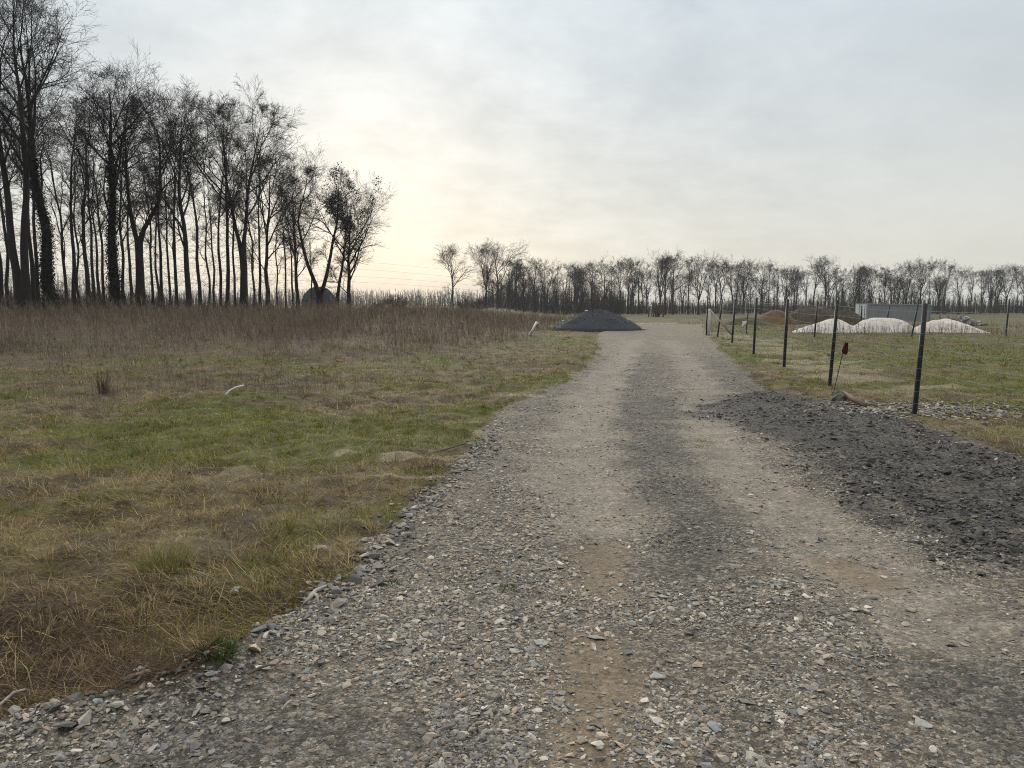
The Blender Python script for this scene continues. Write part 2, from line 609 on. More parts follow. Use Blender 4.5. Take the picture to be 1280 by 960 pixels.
# ------------------------------------------------------------------ grass and weeds
def blades(x, y, z, az, lean, length, width, curve, col, tipcol=None):
    """thin curved leaves: 5 points each; lean 0 = upright, pi/2 = lying"""
    n = len(x)
    d = np.stack([np.cos(az), np.sin(az)], -1)
    s = np.stack([-np.sin(az), np.cos(az), np.zeros(n)], -1) * width[:, None] * .5
    B = np.stack([x, y, z], -1)
    l1, l2 = length * .5, length * .5
    a2 = lean + curve
    M = B + np.concatenate([d * (np.sin(lean) * l1)[:, None], (np.cos(lean) * l1)[:, None]], -1)
    T = M + np.concatenate([d * (np.sin(a2) * l2)[:, None], (np.cos(a2) * l2)[:, None]], -1)
    T[:, 2] = np.maximum(T[:, 2], z + .004)
    V = np.stack([B - s, B + s, M + s * .8, M - s * .8, T], 1).reshape(-1, 3)
    o = np.arange(n)[:, None] * 5
    Q = o + np.array([[0, 1, 2, 3]])
    T3 = o + np.array([[3, 2, 4]])
    c = np.repeat(col, 5, 0)
    if tipcol is not None:
        c.reshape(-1, 5, 3)[:, 4] = tipcol
    return V, Q, T3, c


class Acc:
    def __init__(s): s.v, s.q, s.t, s.c, s.n = [], [], [], [], 0

    def add(s, V, Q, T, c):
        s.v.append(V); s.q.append(Q + s.n); s.t.append(T + s.n); s.c.append(c); s.n += len(V)

    def mesh(s, name):
        return mesh(name, np.concatenate(s.v), [np.concatenate(s.q), np.concatenate(s.t)], np.concatenate(s.c))


STRAW = np.array([(.43, .33, .16), (.35, .26, .135), (.24, .17, .09), (.50, .42, .25), (.30, .235, .145)])
GREEN = np.array([(.145, .155, .022), (.190, .190, .030), (.105, .122, .020), (.29, .255, .06)])
BROWN_C = np.array([(.110, .076, .054), (.140, .098, .070), (.080, .054, .042), (.19, .142, .100)])


def grass():
    A = Acc()
    # short turf
    x, y = polar(520000, 2.0, 60)
    m = masks(x, y)
    wf = weedf(x, y)
    k = (RG.random(len(x)) < (1 - m['road']) * (1 - .62 * m['sand'])) & (RG.random(len(x)) < .45 + .8 * fbm(x * 2.2, y * 2.2, 81, 3)) & (RG.random(len(x)) > wf * .5)
    x, y = x[k], y[k]
    m = {a: b[k] for a, b in m.items()}
    wf = wf[k]
    n = len(x)
    r = np.hypot(x, y)
    g = lush(x, y, m)
    isg = RG.random(n) < g * .85
    near = sst(4.5, 3.3, y + .3 * (x + 2))
    isb = ~isg & (RG.random(n) < .3 + .55 * near + .3 * wf)
    col = STRAW[RG.integers(0, len(STRAW), n)]
    col[isg] = GREEN[RG.integers(0, len(GREEN), isg.sum())]
    col[isb] = BROWN_C[RG.integers(0, len(BROWN_C), isb.sum())]
    col = col * RG.uniform(.65, 1.2, (n, 1))
    col = col * np.clip(-.10 + 2.2 * fbm(x * 1.7, y * 1.9, 86, 4), .35, 1.5)[:, None]
    tall = .35 + 1.3 * fbm(x * 1.1, y * 1.1, 82, 4) ** 1.8
    length = np.where(isg, RG.uniform(.035, .10, n), RG.uniform(.04, .13, n)) * tall * (1 + .012 * r)
    lean = np.where(isg, RG.uniform(.3, 1.3, n), RG.uniform(.9, 1.55, n))
    flow = 6.3 * fbm(x * .5, y * .5, 83, 2)
    az = np.where(RG.random(n) < .5, flow + RG.normal(0, .7, n), RG.random(n) * 6.283)
    width = np.maximum(RG.uniform(.0022, .005, n), r * .00055)
    A.add(*blades(x, y, H(x, y, m) - .004, az, lean, length, width, RG.uniform(.1, .8, n), col))
    # long matted straw
    x, y = polar(80000, 2.2, 30)
    m = masks(x, y)
    mat = sst(.46, .62, fbm(x * 1.0, y * 1.2, 84, 4)) * .8 + .16 + .9 * sst(4.2, 2.9, y + .3 * (x + 2))
    k = RG.random(len(x)) < (1 - m['road']) * (1 - m['sand']) * mat * (1 - .6 * sst(.45, .8, lush(x, y, m)))
    x, y = x[k], y[k]
    m = {a: b[k] for a, b in m.items()}
    n = len(x)
    r = np.hypot(x, y)
    near = sst(4.5, 3.3, y + .3 * (x + 2))
    col = STRAW[RG.integers(0, len(STRAW), n)]
    br = RG.random(n) < .35 + .58 * near
    col[br] = BROWN_C[RG.integers(0, len(BROWN_C), br.sum())]
    col = col * RG.uniform(.7, 1.25, (n, 1))
    flow = 6.3 * fbm(x * .6, y * .6, 85, 2)
    az = flow + RG.normal(0, .6, n)
    A.add(*blades(x, y, H(x, y, m) + RG.uniform(0, .05, n), az, RG.uniform(1.05, 1.6, n), RG.uniform(.06, .26, n), np.maximum(RG.uniform(.0016, .0040, n), r * .0005),
                  RG.uniform(-.3, .6, n), col))
    # scattered tufts
    tx, ty = polar(5200, 2.6, 40)
    m = masks(tx, ty)
    k = (m['road'] < .05) & (m['sand'] < .3) & (RG.random(len(tx)) < .65)
    tx, ty = tx[k], ty[k]
    rep = 26
    x = np.repeat(tx, rep); y = np.repeat(ty, rep)
    n = len(x)
    az = RG.random(n) * 6.283
    rr = np.repeat(RG.uniform(.02, .15, len(tx)), rep) * np.sqrt(RG.random(n))
    x = x + np.cos(az) * rr; y = y + np.sin(az) * rr
    g = np.repeat(lush(tx, ty, masks(tx, ty)) + RG.normal(0, .2, len(tx)) > .5, rep)
    col = np.where((g & (RG.random(n) < .75))[:, None], GREEN[RG.integers(0, 4, n)], STRAW[RG.integers(0, 5, n)]) * RG.uniform(.7, 1.2, (n, 1))
    r = np.hypot(x, y)
    A.add(*blades(x, y, H(x, y) - .003, az, RG.uniform(.3, 1.35, n), np.repeat(RG.uniform(.05, .17, len(tx)), rep) * RG.uniform(.6, 1.2, n),
                  np.maximum(RG.uniform(.0025, .005, n), r * .0005), RG.uniform(.1, 1.0, n), col))
    o = obj('grass', A.mesh('grass'), MB['blade'])
    tag(o, 'short mixed green and straw coloured turf of the rough field', kind='stuff')


grass()


def weeds():
    A = Acc()
    n0 = 75000
    x, y = polar(n0, 13, 92, -43, 12)
    wf = weedf(x, y)
    dens = np.clip(wf * (2.6 * fbm(x * .6, y * .6, 91, 4) - .85 + .5 * sst(26, 45, y)), 0, 1) + .012 * (y < 26)
    m = masks(x, y)
    k = (RG.random(n0) < dens) & (m['road'] < .02)
    # thin weeds on the right field too
    x, y = x[k], y[k]
    xr, yr = polar(5000, 26, 75, 12, 44)
    mr = masks(xr, yr)
    kr = (mr['road'] < .02) & (mr['sand'] < .3) & (RG.random(5000) < .2 + .8 * sst(40, 60, yr))
    # rank stalks before the sand piles
    xs2, ys2 = RG.uniform(15.5, 27, 420), RG.normal(42.3, .45, 420)
    x = np.r_[x, xr[kr], xs2]; y = np.r_[y, yr[kr], ys2]
    hs = np.r_[np.full(k.sum(), 1.0), np.full(kr.sum(), .5), np.full(420, .75)]
    n = len(x)
    r = np.hypot(x, y)
    z = H(x, y)
    hgt = RG.gamma(4.5, .14, n) * (.05 + .7 * fbm(x * .25, y * .25, 92, 3) + 1.0 * fbm(x * 1.1, y * 1.1, 93, 3)) * hs * (.55 + .45 * sst(18, 34, y))
    lean = np.minimum(RG.gamma(2.0, .26, n), 1.35)
    az = 2.6 + 2.5 * fbm(x * .3, y * .3, 98, 2) + RG.normal(0, .9, n)
    base = np.array([(.160, .125, .100), (.120, .094, .080), (.23, .185, .140), (.34, .285, .20)])[RG.choice(4, n, p=[.36, .26, .24, .14])] * RG.uniform(.7, 1.25, (n, 1))
    wd = np.maximum(.005, r * .00026)
    A.add(*blades(x, y, z - .02, az, lean, hgt, wd, RG.normal(0, .15, n), base))
    nb = 10
    X2, Y2, R2 = np.repeat(x, nb), np.repeat(y, nb), np.repeat(r, nb)
    t = RG.uniform(.25, 1.0, n * nb)
    L = np.repeat(hgt, nb)
    la, aa = np.repeat(lean, nb), np.repeat(az, nb)
    bx = X2 + np.cos(aa) * np.sin(la) * L * t * .95
    by = Y2 + np.sin(aa) * np.sin(la) * L * t * .95
    bz = np.repeat(z, nb) + np.cos(la) * L * t * .95
    q = n * nb
    A.add(*blades(bx, by, bz, RG.random(q) * 6.283, RG.uniform(.2, 1.1, q), L * RG.uniform(.12, .4, q), np.maximum(.003, R2 * .00020), RG.uniform(-.5, .3, q),
                  np.repeat(base, nb, 0) * RG.uniform(.8, 1.2, (q, 1))))
    o = obj('weeds', A.mesh('weeds'), MB['weed'])
    tag(o, 'tall dead brown weed stalks filling the left field before the trees', kind='stuff')


weeds()


# ------------------------------------------------------------------ trees
def tubes(P, Rr, sides):
    B, n = P.shape[:2]
    T = np.gradient(P, axis=1)
    T /= np.linalg.norm(T, axis=-1, keepdims=True) + 1e-9
    ref = np.array((.23, .91, .34))
    U = np.cross(T, ref)
    U /= np.linalg.norm(U, axis=-1, keepdims=True) + 1e-9
    W = np.cross(T, U)
    a = np.arange(sides) * 2 * math.pi / sides
    V = P[:, :, None] + Rr[:, :, None, None] * (U[:, :, None] * np.cos(a)[:, None] + W[:, :, None] * np.sin(a)[:, None])
    V = V.reshape(-1, 3)
    i = np.arange(B * n * sides).reshape(B, n, sides)
    q = np.stack([i[:, :-1], np.roll(i, -1, 2)[:, :-1], np.roll(i, -1, 2)[:, 1:], i[:, 1:]], -1).reshape(-1, 4)
    return V, q


def walk(rs, start, d, length, n, jit, trop):
    B = len(start)
    P = np.zeros((B, n, 3))
    P[:, 0] = start
    step = (length / (n - 1))[:, None]
    for i in range(1, n):
        d = d + rs.normal(0, jit, (B, 3))
        d[:, 2] += trop
        d /= np.linalg.norm(d, axis=1, keepdims=True)
        P[:, i] = P[:, i - 1] + d * step
    return P


def perp(rs, T):
    v = rs.normal(0, 1, T.shape)
    v -= (v * T).sum(1, keepdims=True) * T
    return v / np.linalg.norm(v, axis=1, keepdims=True)


def grow(seed, height, r0, stems=None, kids=(10, 7, 6, 5), clear=.35, spread=.72, wide=.45, twig=.010, trop=.07, jit=.10):
    """stems: list of polylines given as fractions of the height [(x,y,z)...]; returns the branch lists per level"""
    rs = np.random.default_rng(seed)
    levels = []
    n0 = 14
    if stems is None:
        stems = [[(0, 0, 0), (0, 0, .5), (rs.normal(0, .03), rs.normal(0, .03), .93)]]
    P0, R0 = [], []
    for s in stems:
        s = np.array(s, float)
        tt = np.linspace(0, 1, n0)
        sl = np.r_[0, np.cumsum(np.linalg.norm(np.diff(s, axis=0), axis=1))]
        sl /= sl[-1]
        p = np.stack([np.interp(tt, sl, s[:, i]) for i in range(3)], -1) * height
        p[2:-1] += rs.normal(0, .0065 * height, (n0 - 3, 3)) * np.array((1, 1, 0))
        p[1:-1] = (p[:-2] + 2 * p[1:-1] + p[2:]) / 4
        z = p[:, 2] / height
        sc_ = 1.0 / math.sqrt(len(stems)) if len(stems) > 1 else 1.0
        flare = 1 + .5 * np.exp(-p[:, 2] / (r0 * 2.2))
        rr = r0 * (1 - z) ** .85 * flare
        if len(stems) > 1: rr = np.where(z > s[1][2] if len(s) > 1 else False, rr * max(sc_, .72), rr)
        P0.append(p); R0.append(np.maximum(rr, twig * 1.5))
    P, Rr = np.array(P0), np.array(R0)
    levels.append((P, Rr, 8))
    ns = [8, 6, 5, 3]
    sides = [5, 4, 3, 3]
    for lv, k in enumerate(kids):
        B, n = P.shape[:2]
        kk = k
        t0 = max(clear - .07, .1) if lv == 0 else .26
        t = t0 + (1 - t0) * ((np.arange(kk)[None] + rs.random((B, kk))) / kk) ** .85
        if lv > 0: t[:, -1] = 1.0
        t = t.ravel()
        bi = np.repeat(np.arange(B), kk)
        f = t * (n - 1)
        i0 = np.minimum(f.astype(int), n - 2)
        fr = (f - i0)[:, None]
        st = P[bi, i0] * (1 - fr) + P[bi, i0 + 1] * fr
        T = P[bi, i0 + 1] - P[bi, i0]
        T /= np.linalg.norm(T, axis=1, keepdims=True)
        pr = Rr[bi, i0] * (1 - fr[:, 0]) + Rr[bi, i0 + 1] * fr[:, 0]
        plen = np.linalg.norm(np.diff(P, axis=1), axis=2).sum(1)[bi]
        ang = rs.uniform(.5, 1.1, len(t)) * (spread if lv == 0 else .5 + .5 * spread)
        D = T * np.cos(ang)[:, None] + perp(rs, T) * np.sin(ang)[:, None]
        D[:, 2] = np.maximum(D[:, 2], -.25)
        if lv == 0:
            hfrac = st[:, 2] / height
            ln = height * wide * (.45 + .9 * np.sin(np.clip((1 - hfrac) * 2.2, 0, math.pi / 2))) * rs.uniform(.6, 1.1, len(t))
            ln *= .45 + .55 * sst(clear, clear + .25, hfrac)
            ln = np.minimum(ln, (height * 1.0 - st[:, 2]) / np.maximum(D[:, 2] + trop * 2, .35) + .03 * height)
        else:
            ln = plen * rs.uniform(.40, .68, len(t)) * (1.1 - .35 * t)
        ln = np.maximum(ln, .25)
        Pn = walk(rs, st, D, ln, ns[lv], jit * (1 + .12 * lv), trop * (1.0, .6, .15, 0.0)[lv])
        rn0 = np.minimum(pr * (.62 if lv == 0 else .7), .022 * ln + twig)
        rn0 = np.maximum(rn0, twig)
        tap = np.linspace(1, .3, ns[lv])
        Rn = np.maximum(rn0[:, None] * tap[None], twig * (.75 if lv == len(kids) - 1 else .9))
        levels.append((Pn, Rn, sides[lv]))
        P, Rr = Pn, Rn
    # short shoots on the bare trunk
    B, n = levels[0][0].shape[:2]
    k = 60 if twig < .0095 else 20
    P0, R0 = levels[0][0], levels[0][1]
    bi = np.repeat(np.arange(B), k)
    f = rs.uniform(.12, .75, B * k) * (n - 1)
    i0 = f.astype(int)
    st = P0[bi, i0] + (P0[bi, i0 + 1] - P0[bi, i0]) * (f - i0)[:, None]
    D = rs.normal(0, 1, (B * k, 3)); D[:, 2] = np.abs(D[:, 2]) * .6
    D /= np.linalg.norm(D, axis=1, keepdims=True)
    Ps = walk(rs, st, D, height * rs.uniform(.02, .11, B * k), 5, .22, .03)
    levels.insert(2, (Ps, np.linspace(1.3, .7, 5)[None] * np.full((B * k, 1), twig), 3))
    k2 = 5
    bi = np.repeat(np.arange(B * k), k2)
    st = Ps[bi, rs.integers(1, 5, len(bi))]
    D2 = D[bi] + rs.normal(0, .6, (len(bi), 3)); D2 /= np.linalg.norm(D2, axis=1, keepdims=True)
    Pt = walk(rs, st, D2, height * rs.uniform(.01, .035, len(bi)), 3, .2, .02)
    levels.insert(3, (Pt, np.full((len(bi), 3), twig * .7), 3))
    return levels


def ztop(lv):
    return float(np.percentile(lv[-1][0][..., 2], 99.3))


def join(parts):
    V, Q, off = [], [], 0
    for v, q in parts:
        V.append(v); Q.append(q + off); off += len(v)
    return np.concatenate(V), np.concatenate(Q)


def tree_meshes(name, lv):
    a = join([tubes(*l) for l in lv[:2]])
    b = join([tubes(*l) for l in lv[2:]])
    return mesh(name + '_trunk', *a, smooth=True), mesh(name + '_crown', *b, smooth=True)


def leaf_quads(cent, size, cols, up=.0):
    n = len(cent)
    u = RG.normal(0, 1, (n, 3)); u /= np.linalg.norm(u, axis=1, keepdims=True)
    v = RG.normal(0, 1, (n, 3)); v -= (v * u).sum(1, keepdims=True) * u; v /= np.linalg.norm(v, axis=1, keepdims=True)
    s = size[:, None]
    V = np.stack([cent - u * s, cent + v * s * .6, cent + u * s, cent - v * s * .6], 1).reshape(-1, 3)
    return V, np.arange(n * 4).reshape(n, 4), np.repeat(cols, 4, 0)


def ivy(parent, lv, top, rad, n, col=(.022, .030, .016), tight=.14):
    P, Rr, _ = lv[0]
    pts = []
    for s in range(len(P)):
        zt = RG.random(n) ** 1.2 * top
        c = np.stack([np.interp(zt, P[s, :, 2], P[s, :, i]) for i in range(3)], -1)
        a = RG.random(n) * 6.283
        rr = np.interp(zt, P[s, :, 2], Rr[s]) + np.abs(RG.normal(0, tight, n)) * rad
        c[:, 0] += np.cos(a) * rr; c[:, 1] += np.sin(a) * rr
        pts.append(c)
    pts = np.concatenate(pts)
    V, Q, cc = leaf_quads(pts, RG.uniform(.04, .085, len(pts)), np.array(col) * RG.uniform(.6, 1.5, (len(pts), 1)))
    return obj('ivy', mesh('ivy', V, Q, cc), MB['ivy'], parent)


def leaves(parent, lv, count, zmin, col=(.045, .030, .020)):
    P = lv[-1][0][:, -1]
    P = P[P[:, 2] > zmin]
    dx = np.abs(P[:, 0] - np.median(P[:, 0]))
    P = P[dx < np.percentile(dx, 78)]
    nC = max(4, count // 60)
    cs = P[RG.integers(0, len(P), nC)]
    pts = cs[RG.integers(0, nC, count)] + RG.normal(0, .26, (count, 3))
    V, Q, cc = leaf_quads(pts, RG.uniform(.05, .11, count), np.array(col) * RG.uniform(.6, 1.5, (count, 1)))
    return obj('leaf_cluster', mesh('leaf_cluster', V, Q, cc), MB['ivy'], parent)


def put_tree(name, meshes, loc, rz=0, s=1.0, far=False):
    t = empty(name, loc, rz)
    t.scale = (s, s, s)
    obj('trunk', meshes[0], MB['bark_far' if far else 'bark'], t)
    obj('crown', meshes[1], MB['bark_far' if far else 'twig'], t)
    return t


GROVE = 'bare trees of the grove on the left'
# px of the base, distance, top py, trunk radius, stems, options, label
HERO = [
    (30, 53, -45, .52, [[(0, 0, 0), (0, 0, .10), (-.035, 0, .30), (-.05, .02, .62), (-.045, 0, .95)], [(0, 0, 0), (.01, 0, .10), (.03, 0, .32), (.045, -.02, .65), (.03, 0, .97)]],
     dict(kids=(9, 7, 6, 6), clear=.45, wide=.24, spread=.72), 'very tall bare tree, thick trunk splitting low into two upright stems near the frame edge'),
    (66, 55, -12, .50, [[(0, 0, 0), (-.01, 0, .3), (-.03, 0, .62), (-.05, 0, .95)]], dict(kids=(12, 7, 6, 6), clear=.40, wide=.36), 'very tall tree with an ivy-wrapped lower trunk and limbs sweeping right'),
    (112, 60, 98, .24, None, dict(kids=(10, 6, 6, 5), clear=.38, wide=.30), 'slim tall bare tree between the two ivy-wrapped trunks'),
    (146, 62, 78, .52, [[(0, 0, 0), (0, 0, .4), (.02, 0, .95)]], dict(kids=(12, 7, 6, 6), clear=.36, wide=.34), 'tall tree with the darkest ivy-clad trunk and a fan-shaped bare crown'),
    (177, 63, 112, .50, [[(0, 0, 0), (0, 0, .36), (-.03, 0, .48), (-.05, .02, .66), (-.045, 0, .97)], [(0, 0, 0), (.0, 0, .36), (.06, 0, .47), (.13, 0, .58), (.12, 0, .90)]],
     dict(kids=(10, 7, 6, 5), clear=.45, wide=.30), 'stout bare tree whose trunk forks into two wide curving arms'),
    (238, 66, 98, .34, [[(0, 0, 0), (-.01, 0, .3), (-.02, 0, .6), (.0, 0, .95)]], dict(kids=(13, 7, 6, 6), clear=.36, wide=.40), 'tall straight bare tree with a rounded crown of side limbs right of the fork'),
    (284, 72, 122, .26, [[(0, 0, 0), (.02, 0, .4), (0.02, 0, .95)]], dict(kids=(9, 6, 6, 5), clear=.45, wide=.26), 'slender bare tree close behind the thick forked trunk'),
    (306, 70, 116, .46, [[(0, 0, 0), (0, 0, .34), (-.035, 0, .46), (-.075, 0, .68), (-.085, 0, .96)], [(0, 0, 0), (0, 0, .34), (.025, 0, .52), (.07, 0, .76), (.12, 0, .98)]],
     dict(kids=(11, 7, 6, 6), clear=.40, wide=.32), 'thick bare tree forking at one third height into a tall V crown'),
    (335, 76, 178, .30, [[(0, 0, 0), (0, 0, .4), (.05, 0, .95)]], dict(kids=(12, 7, 6, 5), clear=.34, wide=.42), 'mid height bare tree leaning its fine crown to the right'),
    (373, 80, 214, .28, [[(0, 0, 0), (-.01, 0, .4), (-.02, 0, .95)]], dict(kids=(12, 7, 6, 5), clear=.32, wide=.40), 'bare tree just left of the low V-forked tree'),
    (401, 82, 208, .46, [[(0, 0, 0), (0, 0, .13), (-.10, 0, .40), (-.15, 0, .68), (-.07, 0, .97)], [(0, 0, 0), (0, 0, .13), (.08, 0, .40), (.14, 0, .72), (.15, 0, .93)]],
     dict(kids=(10, 6, 6, 5), clear=.45, wide=.26), 'tree with a low wide V fork and a few brown leaf clumps on top'),
    (421, 84, 262, .30, [[(0, 0, 0), (.03, 0, .3), (.10, 0, .6), (.12, 0, .95)]], dict(kids=(11, 7, 6, 5), clear=.38, wide=.34), 'small crooked tree with brown leaf clumps leaning right'),
    (437, 86, 232, .34, [[(0, 0, 0), (0, 0, .4), (.03, 0, .9)]], dict(kids=(14, 7, 6, 6), clear=.26, wide=.46, spread=.9), 'outermost tree at the open end of the grove with brown clumped leaves and drooping twigs'),
]
for i, (px, d, top, r0, stems, kw, label) in enumerate(HERO):
    h = Z(top, d)
    kw['kids'] = tuple(np.array(kw['kids']) + (1, 1, 1, 1))
    h = h - Hs(X(px, d), d) + .12
    r0 *= .78
    lv = grow(100 + i, h, r0, stems, twig=.0080, **kw)
    lv = grow(100 + i, h * h / ztop(lv), r0, stems, twig=.0080, **kw)
    x = X(px, d)
    t = put_tree('bare_tree', tree_meshes('grove_tree', lv), (x, d, Hs(x, d) - .12))
    tag(t, label, 'tree', GROVE)
    if i == 1: ivy(t, lv, 11, 1.0, 5000)
    if i == 3: ivy(t, lv, 13, 1.1, 6000, (.020, .020, .014))
    if i in (10, 11, 12): leaves(t, lv, (1100, 1100, 2200)[i - 10], h * .55)

# thinner trees behind them
BEHIND = [(4, 64, 60), (13, 70, 110), (50, 66, 40), (43, 58, 60), (84, 74, 130), (95, 68, 118), (101, 80, 150), (119, 76, 140), (125, 86, 170), (131, 72, 130), (157, 78, 140), (166, 88, 180),
          (192, 80, 150), (199, 92, 190), (205, 76, 150), (214, 84, 165), (222, 74, 128), (251, 82, 150), (262, 88, 170), (269, 96, 200), (277, 78, 150), (295, 82, 160), (318, 94, 200),
          (326, 88, 196), (348, 98, 232), (358, 92, 226), (366, 96, 240), (390, 104, 255), (-14, 62, 40), (-40, 70, 60), (-75, 66, 30)]
THIN = [grow(200 + i, 17, .14 + .02 * (i % 3), None, kids=(10, 6, 6, 5), clear=(.42, .3, .5, .36, .46, .55)[i], wide=(.24, .28, .2, .26, .18, .25)[i], twig=.0088, spread=.72, jit=.12) for i in range(6)]
THINM = [tree_meshes('thin_tree', l) for l in THIN]
NTH = ['first', 'second', 'third', 'fourth', 'fifth', 'sixth', 'seventh', 'eighth', 'ninth', 'tenth', 'eleventh', 'twelfth', 'thirteenth', 'fourteenth', 'fifteenth', 'sixteenth',
       'seventeenth', 'eighteenth', 'nineteenth']
TENS = {2: ('twenty', 'twentieth'), 3: ('thirty', 'thirtieth'), 4: ('forty', 'fortieth'), 5: ('fifty', 'fiftieth'), 6: ('sixty', 'sixtieth'), 7: ('seventy', 'seventieth'), 8: ('eighty', 'eightieth')}


def nth(i):
    if i <= 19: return NTH[i - 1]
    return TENS[i // 10][1] if i % 10 == 0 else TENS[i // 10][0] + '-' + NTH[i % 10 - 1]


BEHIND.sort()
inview = 0
for i, (px, d, top) in enumerate(BEHIND):
    h = Z(top, d)
    k = i % 6
    x = X(px, d)
    zb = Hs(x, d) - .1
    t = put_tree('slender_tree', THINM[k], (x, d, zb), i * 2.4, (h - zb) / ztop(THIN[k]))
    if px < 0:
        tag(t, 'slender bare tree standing just past the left edge of the photo', 'tree', 'slender trees within the grove')
    else:
        inview += 1
        look = ('thin straight', 'slender', 'thin high-crowned', 'slim', 'thin narrow', 'spindly')[k]
        tag(t, f'{look} bare tree in the back of the grove, {nth(inview)} thin trunk from the left', 'tree', 'slender trees within the grove')

# far row
FARL = 'bare trees of the far row'
FAR = [(566, 152, 306, 'o'), (608, 165, 304, 'v'), (622, 168, 299, 'o'), (636, 176, 318, 'u'), (645, 172, 324, 'd'), (655, 176, 328, 'd'), (668, 180, 321, 'u'), (681, 182, 326, 'v'), (695, 184, 330, 'n'),
       (707, 186, 328, 'u'), (718, 186, 330, 'n'), (728, 190, 328, 'v'), (740, 188, 326, 'u'), (755, 186, 321, 'o'), (775, 188, 321, 'v'), (785, 192, 325, 'u'), (791, 190, 322, 'n'), (798, 192, 321, 'u'),
       (808, 194, 330, 'n'), (825, 186, 315, 'v'), (831, 188, 319, 'u'), (841, 186, 313, 'o'), (860, 190, 322, 'n'), (873, 188, 317, 'v'), (884, 196, 332, 'n'), (894, 194, 326, 'u'), (901, 190, 322, 'v'),
       (914, 194, 327, 'u'), (920, 192, 325, 'n'), (929, 190, 324, 'v'), (951, 190, 325, 'o'), (960, 192, 330, 'n'), (971, 194, 333, 'u'), (981, 192, 332, 'v'), (992, 194, 333, 'v'), (1017, 188, 326, 'u'),
       (1031, 184, 320, 'o'), (1045, 194, 332, 'n'), (1052, 196, 335, 'n'), (1068, 190, 330, 'v'), (1073, 192, 331, 'u'), (1088, 196, 332, 'v'), (1105, 192, 334, 'd'), (1113, 194, 337, 'u'), (1122, 196, 340, 'n'),
       (1132, 190, 328, 'v'), (1150, 184, 322, 'o'), (1160, 196, 333, 'n'), (1172, 188, 325, 'v'), (1180, 192, 330, 'n'), (1198, 194, 333, 'v'), (1213, 194, 335, 'u'), (1226, 196, 338, 'n'), (1237, 196, 334, 'v'),
       (1243, 198, 338, 'n'), (1247, 194, 334, 'u'), (1257, 192, 330, 'v'), (1271, 196, 334, 'n'), (1279, 194, 331, 'u'), (1296, 194, 330, 'v'), (1312, 192, 328, 'o'), (1330, 196, 332, 'u')]
KINDS = {
    'o': [dict(kids=(12, 7, 6, 5), clear=.26, wide=.48, spread=.85, trop=.05)] * 2,
    'v': [dict(kids=(9, 6, 6, 5), clear=.36, wide=.36, spread=.66, trop=.07), dict(kids=(9, 6, 5, 5), clear=.32, wide=.38, spread=.7, trop=.06)],
    'u': [dict(kids=(11, 6, 5, 5), clear=.28, wide=.42, spread=.68, trop=.07), dict(kids=(9, 6, 6, 5), clear=.36, wide=.44, spread=.72, trop=.06)],
    'n': [dict(kids=(10, 5, 5, 4), clear=.24, wide=.20, spread=.55), dict(kids=(8, 6, 5, 4), clear=.4, wide=.22, spread=.6)],
    'd': [dict(kids=(16, 8, 7, 5), clear=.12, wide=.30, spread=.9)] * 2,
}
VST = [[[(0, 0, 0), (0, 0, .35), (-.05, .03, .6), (-.12, .05, .93)], [(0, 0, 0), (0, 0, .35), (.06, -.02, .6), (.12, 0, .95)]],
       [[(0, 0, 0), (0, 0, .28), (-.06, 0, .55), (-.10, .05, .93)], [(0, 0, 0), (0, 0, .28), (.03, .05, .6), (.05, .08, .96)], [(0, 0, 0), (0, 0, .28), (.08, -.05, .55), (.16, -.07, .85)]]]
FM = {}
for kk, opts in KINDS.items():
    FM[kk] = []
    for j in range(4 if kk != 'd' else 2):
        lv = grow(300 + ord(kk) * 7 + j, 14, (.30 if kk != 'n' else .2), VST[j % 2] if kk == 'v' else None, twig=.0125, jit=.11, **opts[j % 2])
        FM[kk].append((tree_meshes('far_tree', lv), ztop(lv)))
LOOK = {'o': 'broad round-crowned bare tree', 'v': 'forked vase-shaped bare tree', 'u': 'upright bare tree', 'n': 'narrow thin bare tree', 'd': 'dense dark ivy-clad tree'}
cnt = {}
for i, (px, d, top, k) in enumerate(FAR):
    x = X(px, d, -.5)
    z = Hs(x, d) - .15
    me_, zt_ = FM[k][i % len(FM[k])]
    s = (Z(top, d) - z) / zt_
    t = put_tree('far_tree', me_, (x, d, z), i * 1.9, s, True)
    if px > 1290:
        tag(t, 'bare tree of the far row standing just past the right edge of the photo', 'tree', FARL)
        continue
    cnt[k] = cnt.get(k, 0) + 1
    if px == 566: lab = 'lone bare tree with a round open crown standing apart in the far field'
    elif px == 622: lab = 'tallest broad bare tree at the near end of the far row'
    elif px == 1150: lab = 'broad bare tree rising above the far end of the white container'
    else: lab = f'{LOOK[k]} in the far row, {nth(cnt[k])} of its shape from the left'
    tag(t, lab, 'tree', FARL)
    if k == 'd':
        lvp = [(np.array([[(0, 0, z_) for z_ in np.linspace(0, 12, 6)]]), np.full((1, 6), .3), 4)]
        iv = ivy(t, lvp, 11, 2.6, 1500, (.026, .027, .022), .45)
        iv.name = 'ivy'


# slimmer trunks standing farther back, closing the row
pxs_ = np.sort(np.r_[RG.uniform(600, 770, 17), RG.uniform(770, 1285, 34)])
for i, px in enumerate(pxs_):
    d = RG.uniform(204, 232)
    x = X(px, d, -.5)
    z = Hs(x, d) - .15
    me_, zt_ = FM['nuv'[i % 3]][i % 4]
    t = put_tree('far_tree', me_, (x, d, z), i * 2.7, (Z(RG.uniform(332, 352) + 4 * (px > 900), d) - z) / zt_, True)
    tag(t, f'low slim bare tree behind the far row, {nth(i + 1)} of these from the left', 'tree', 'low slim trees behind the far row')

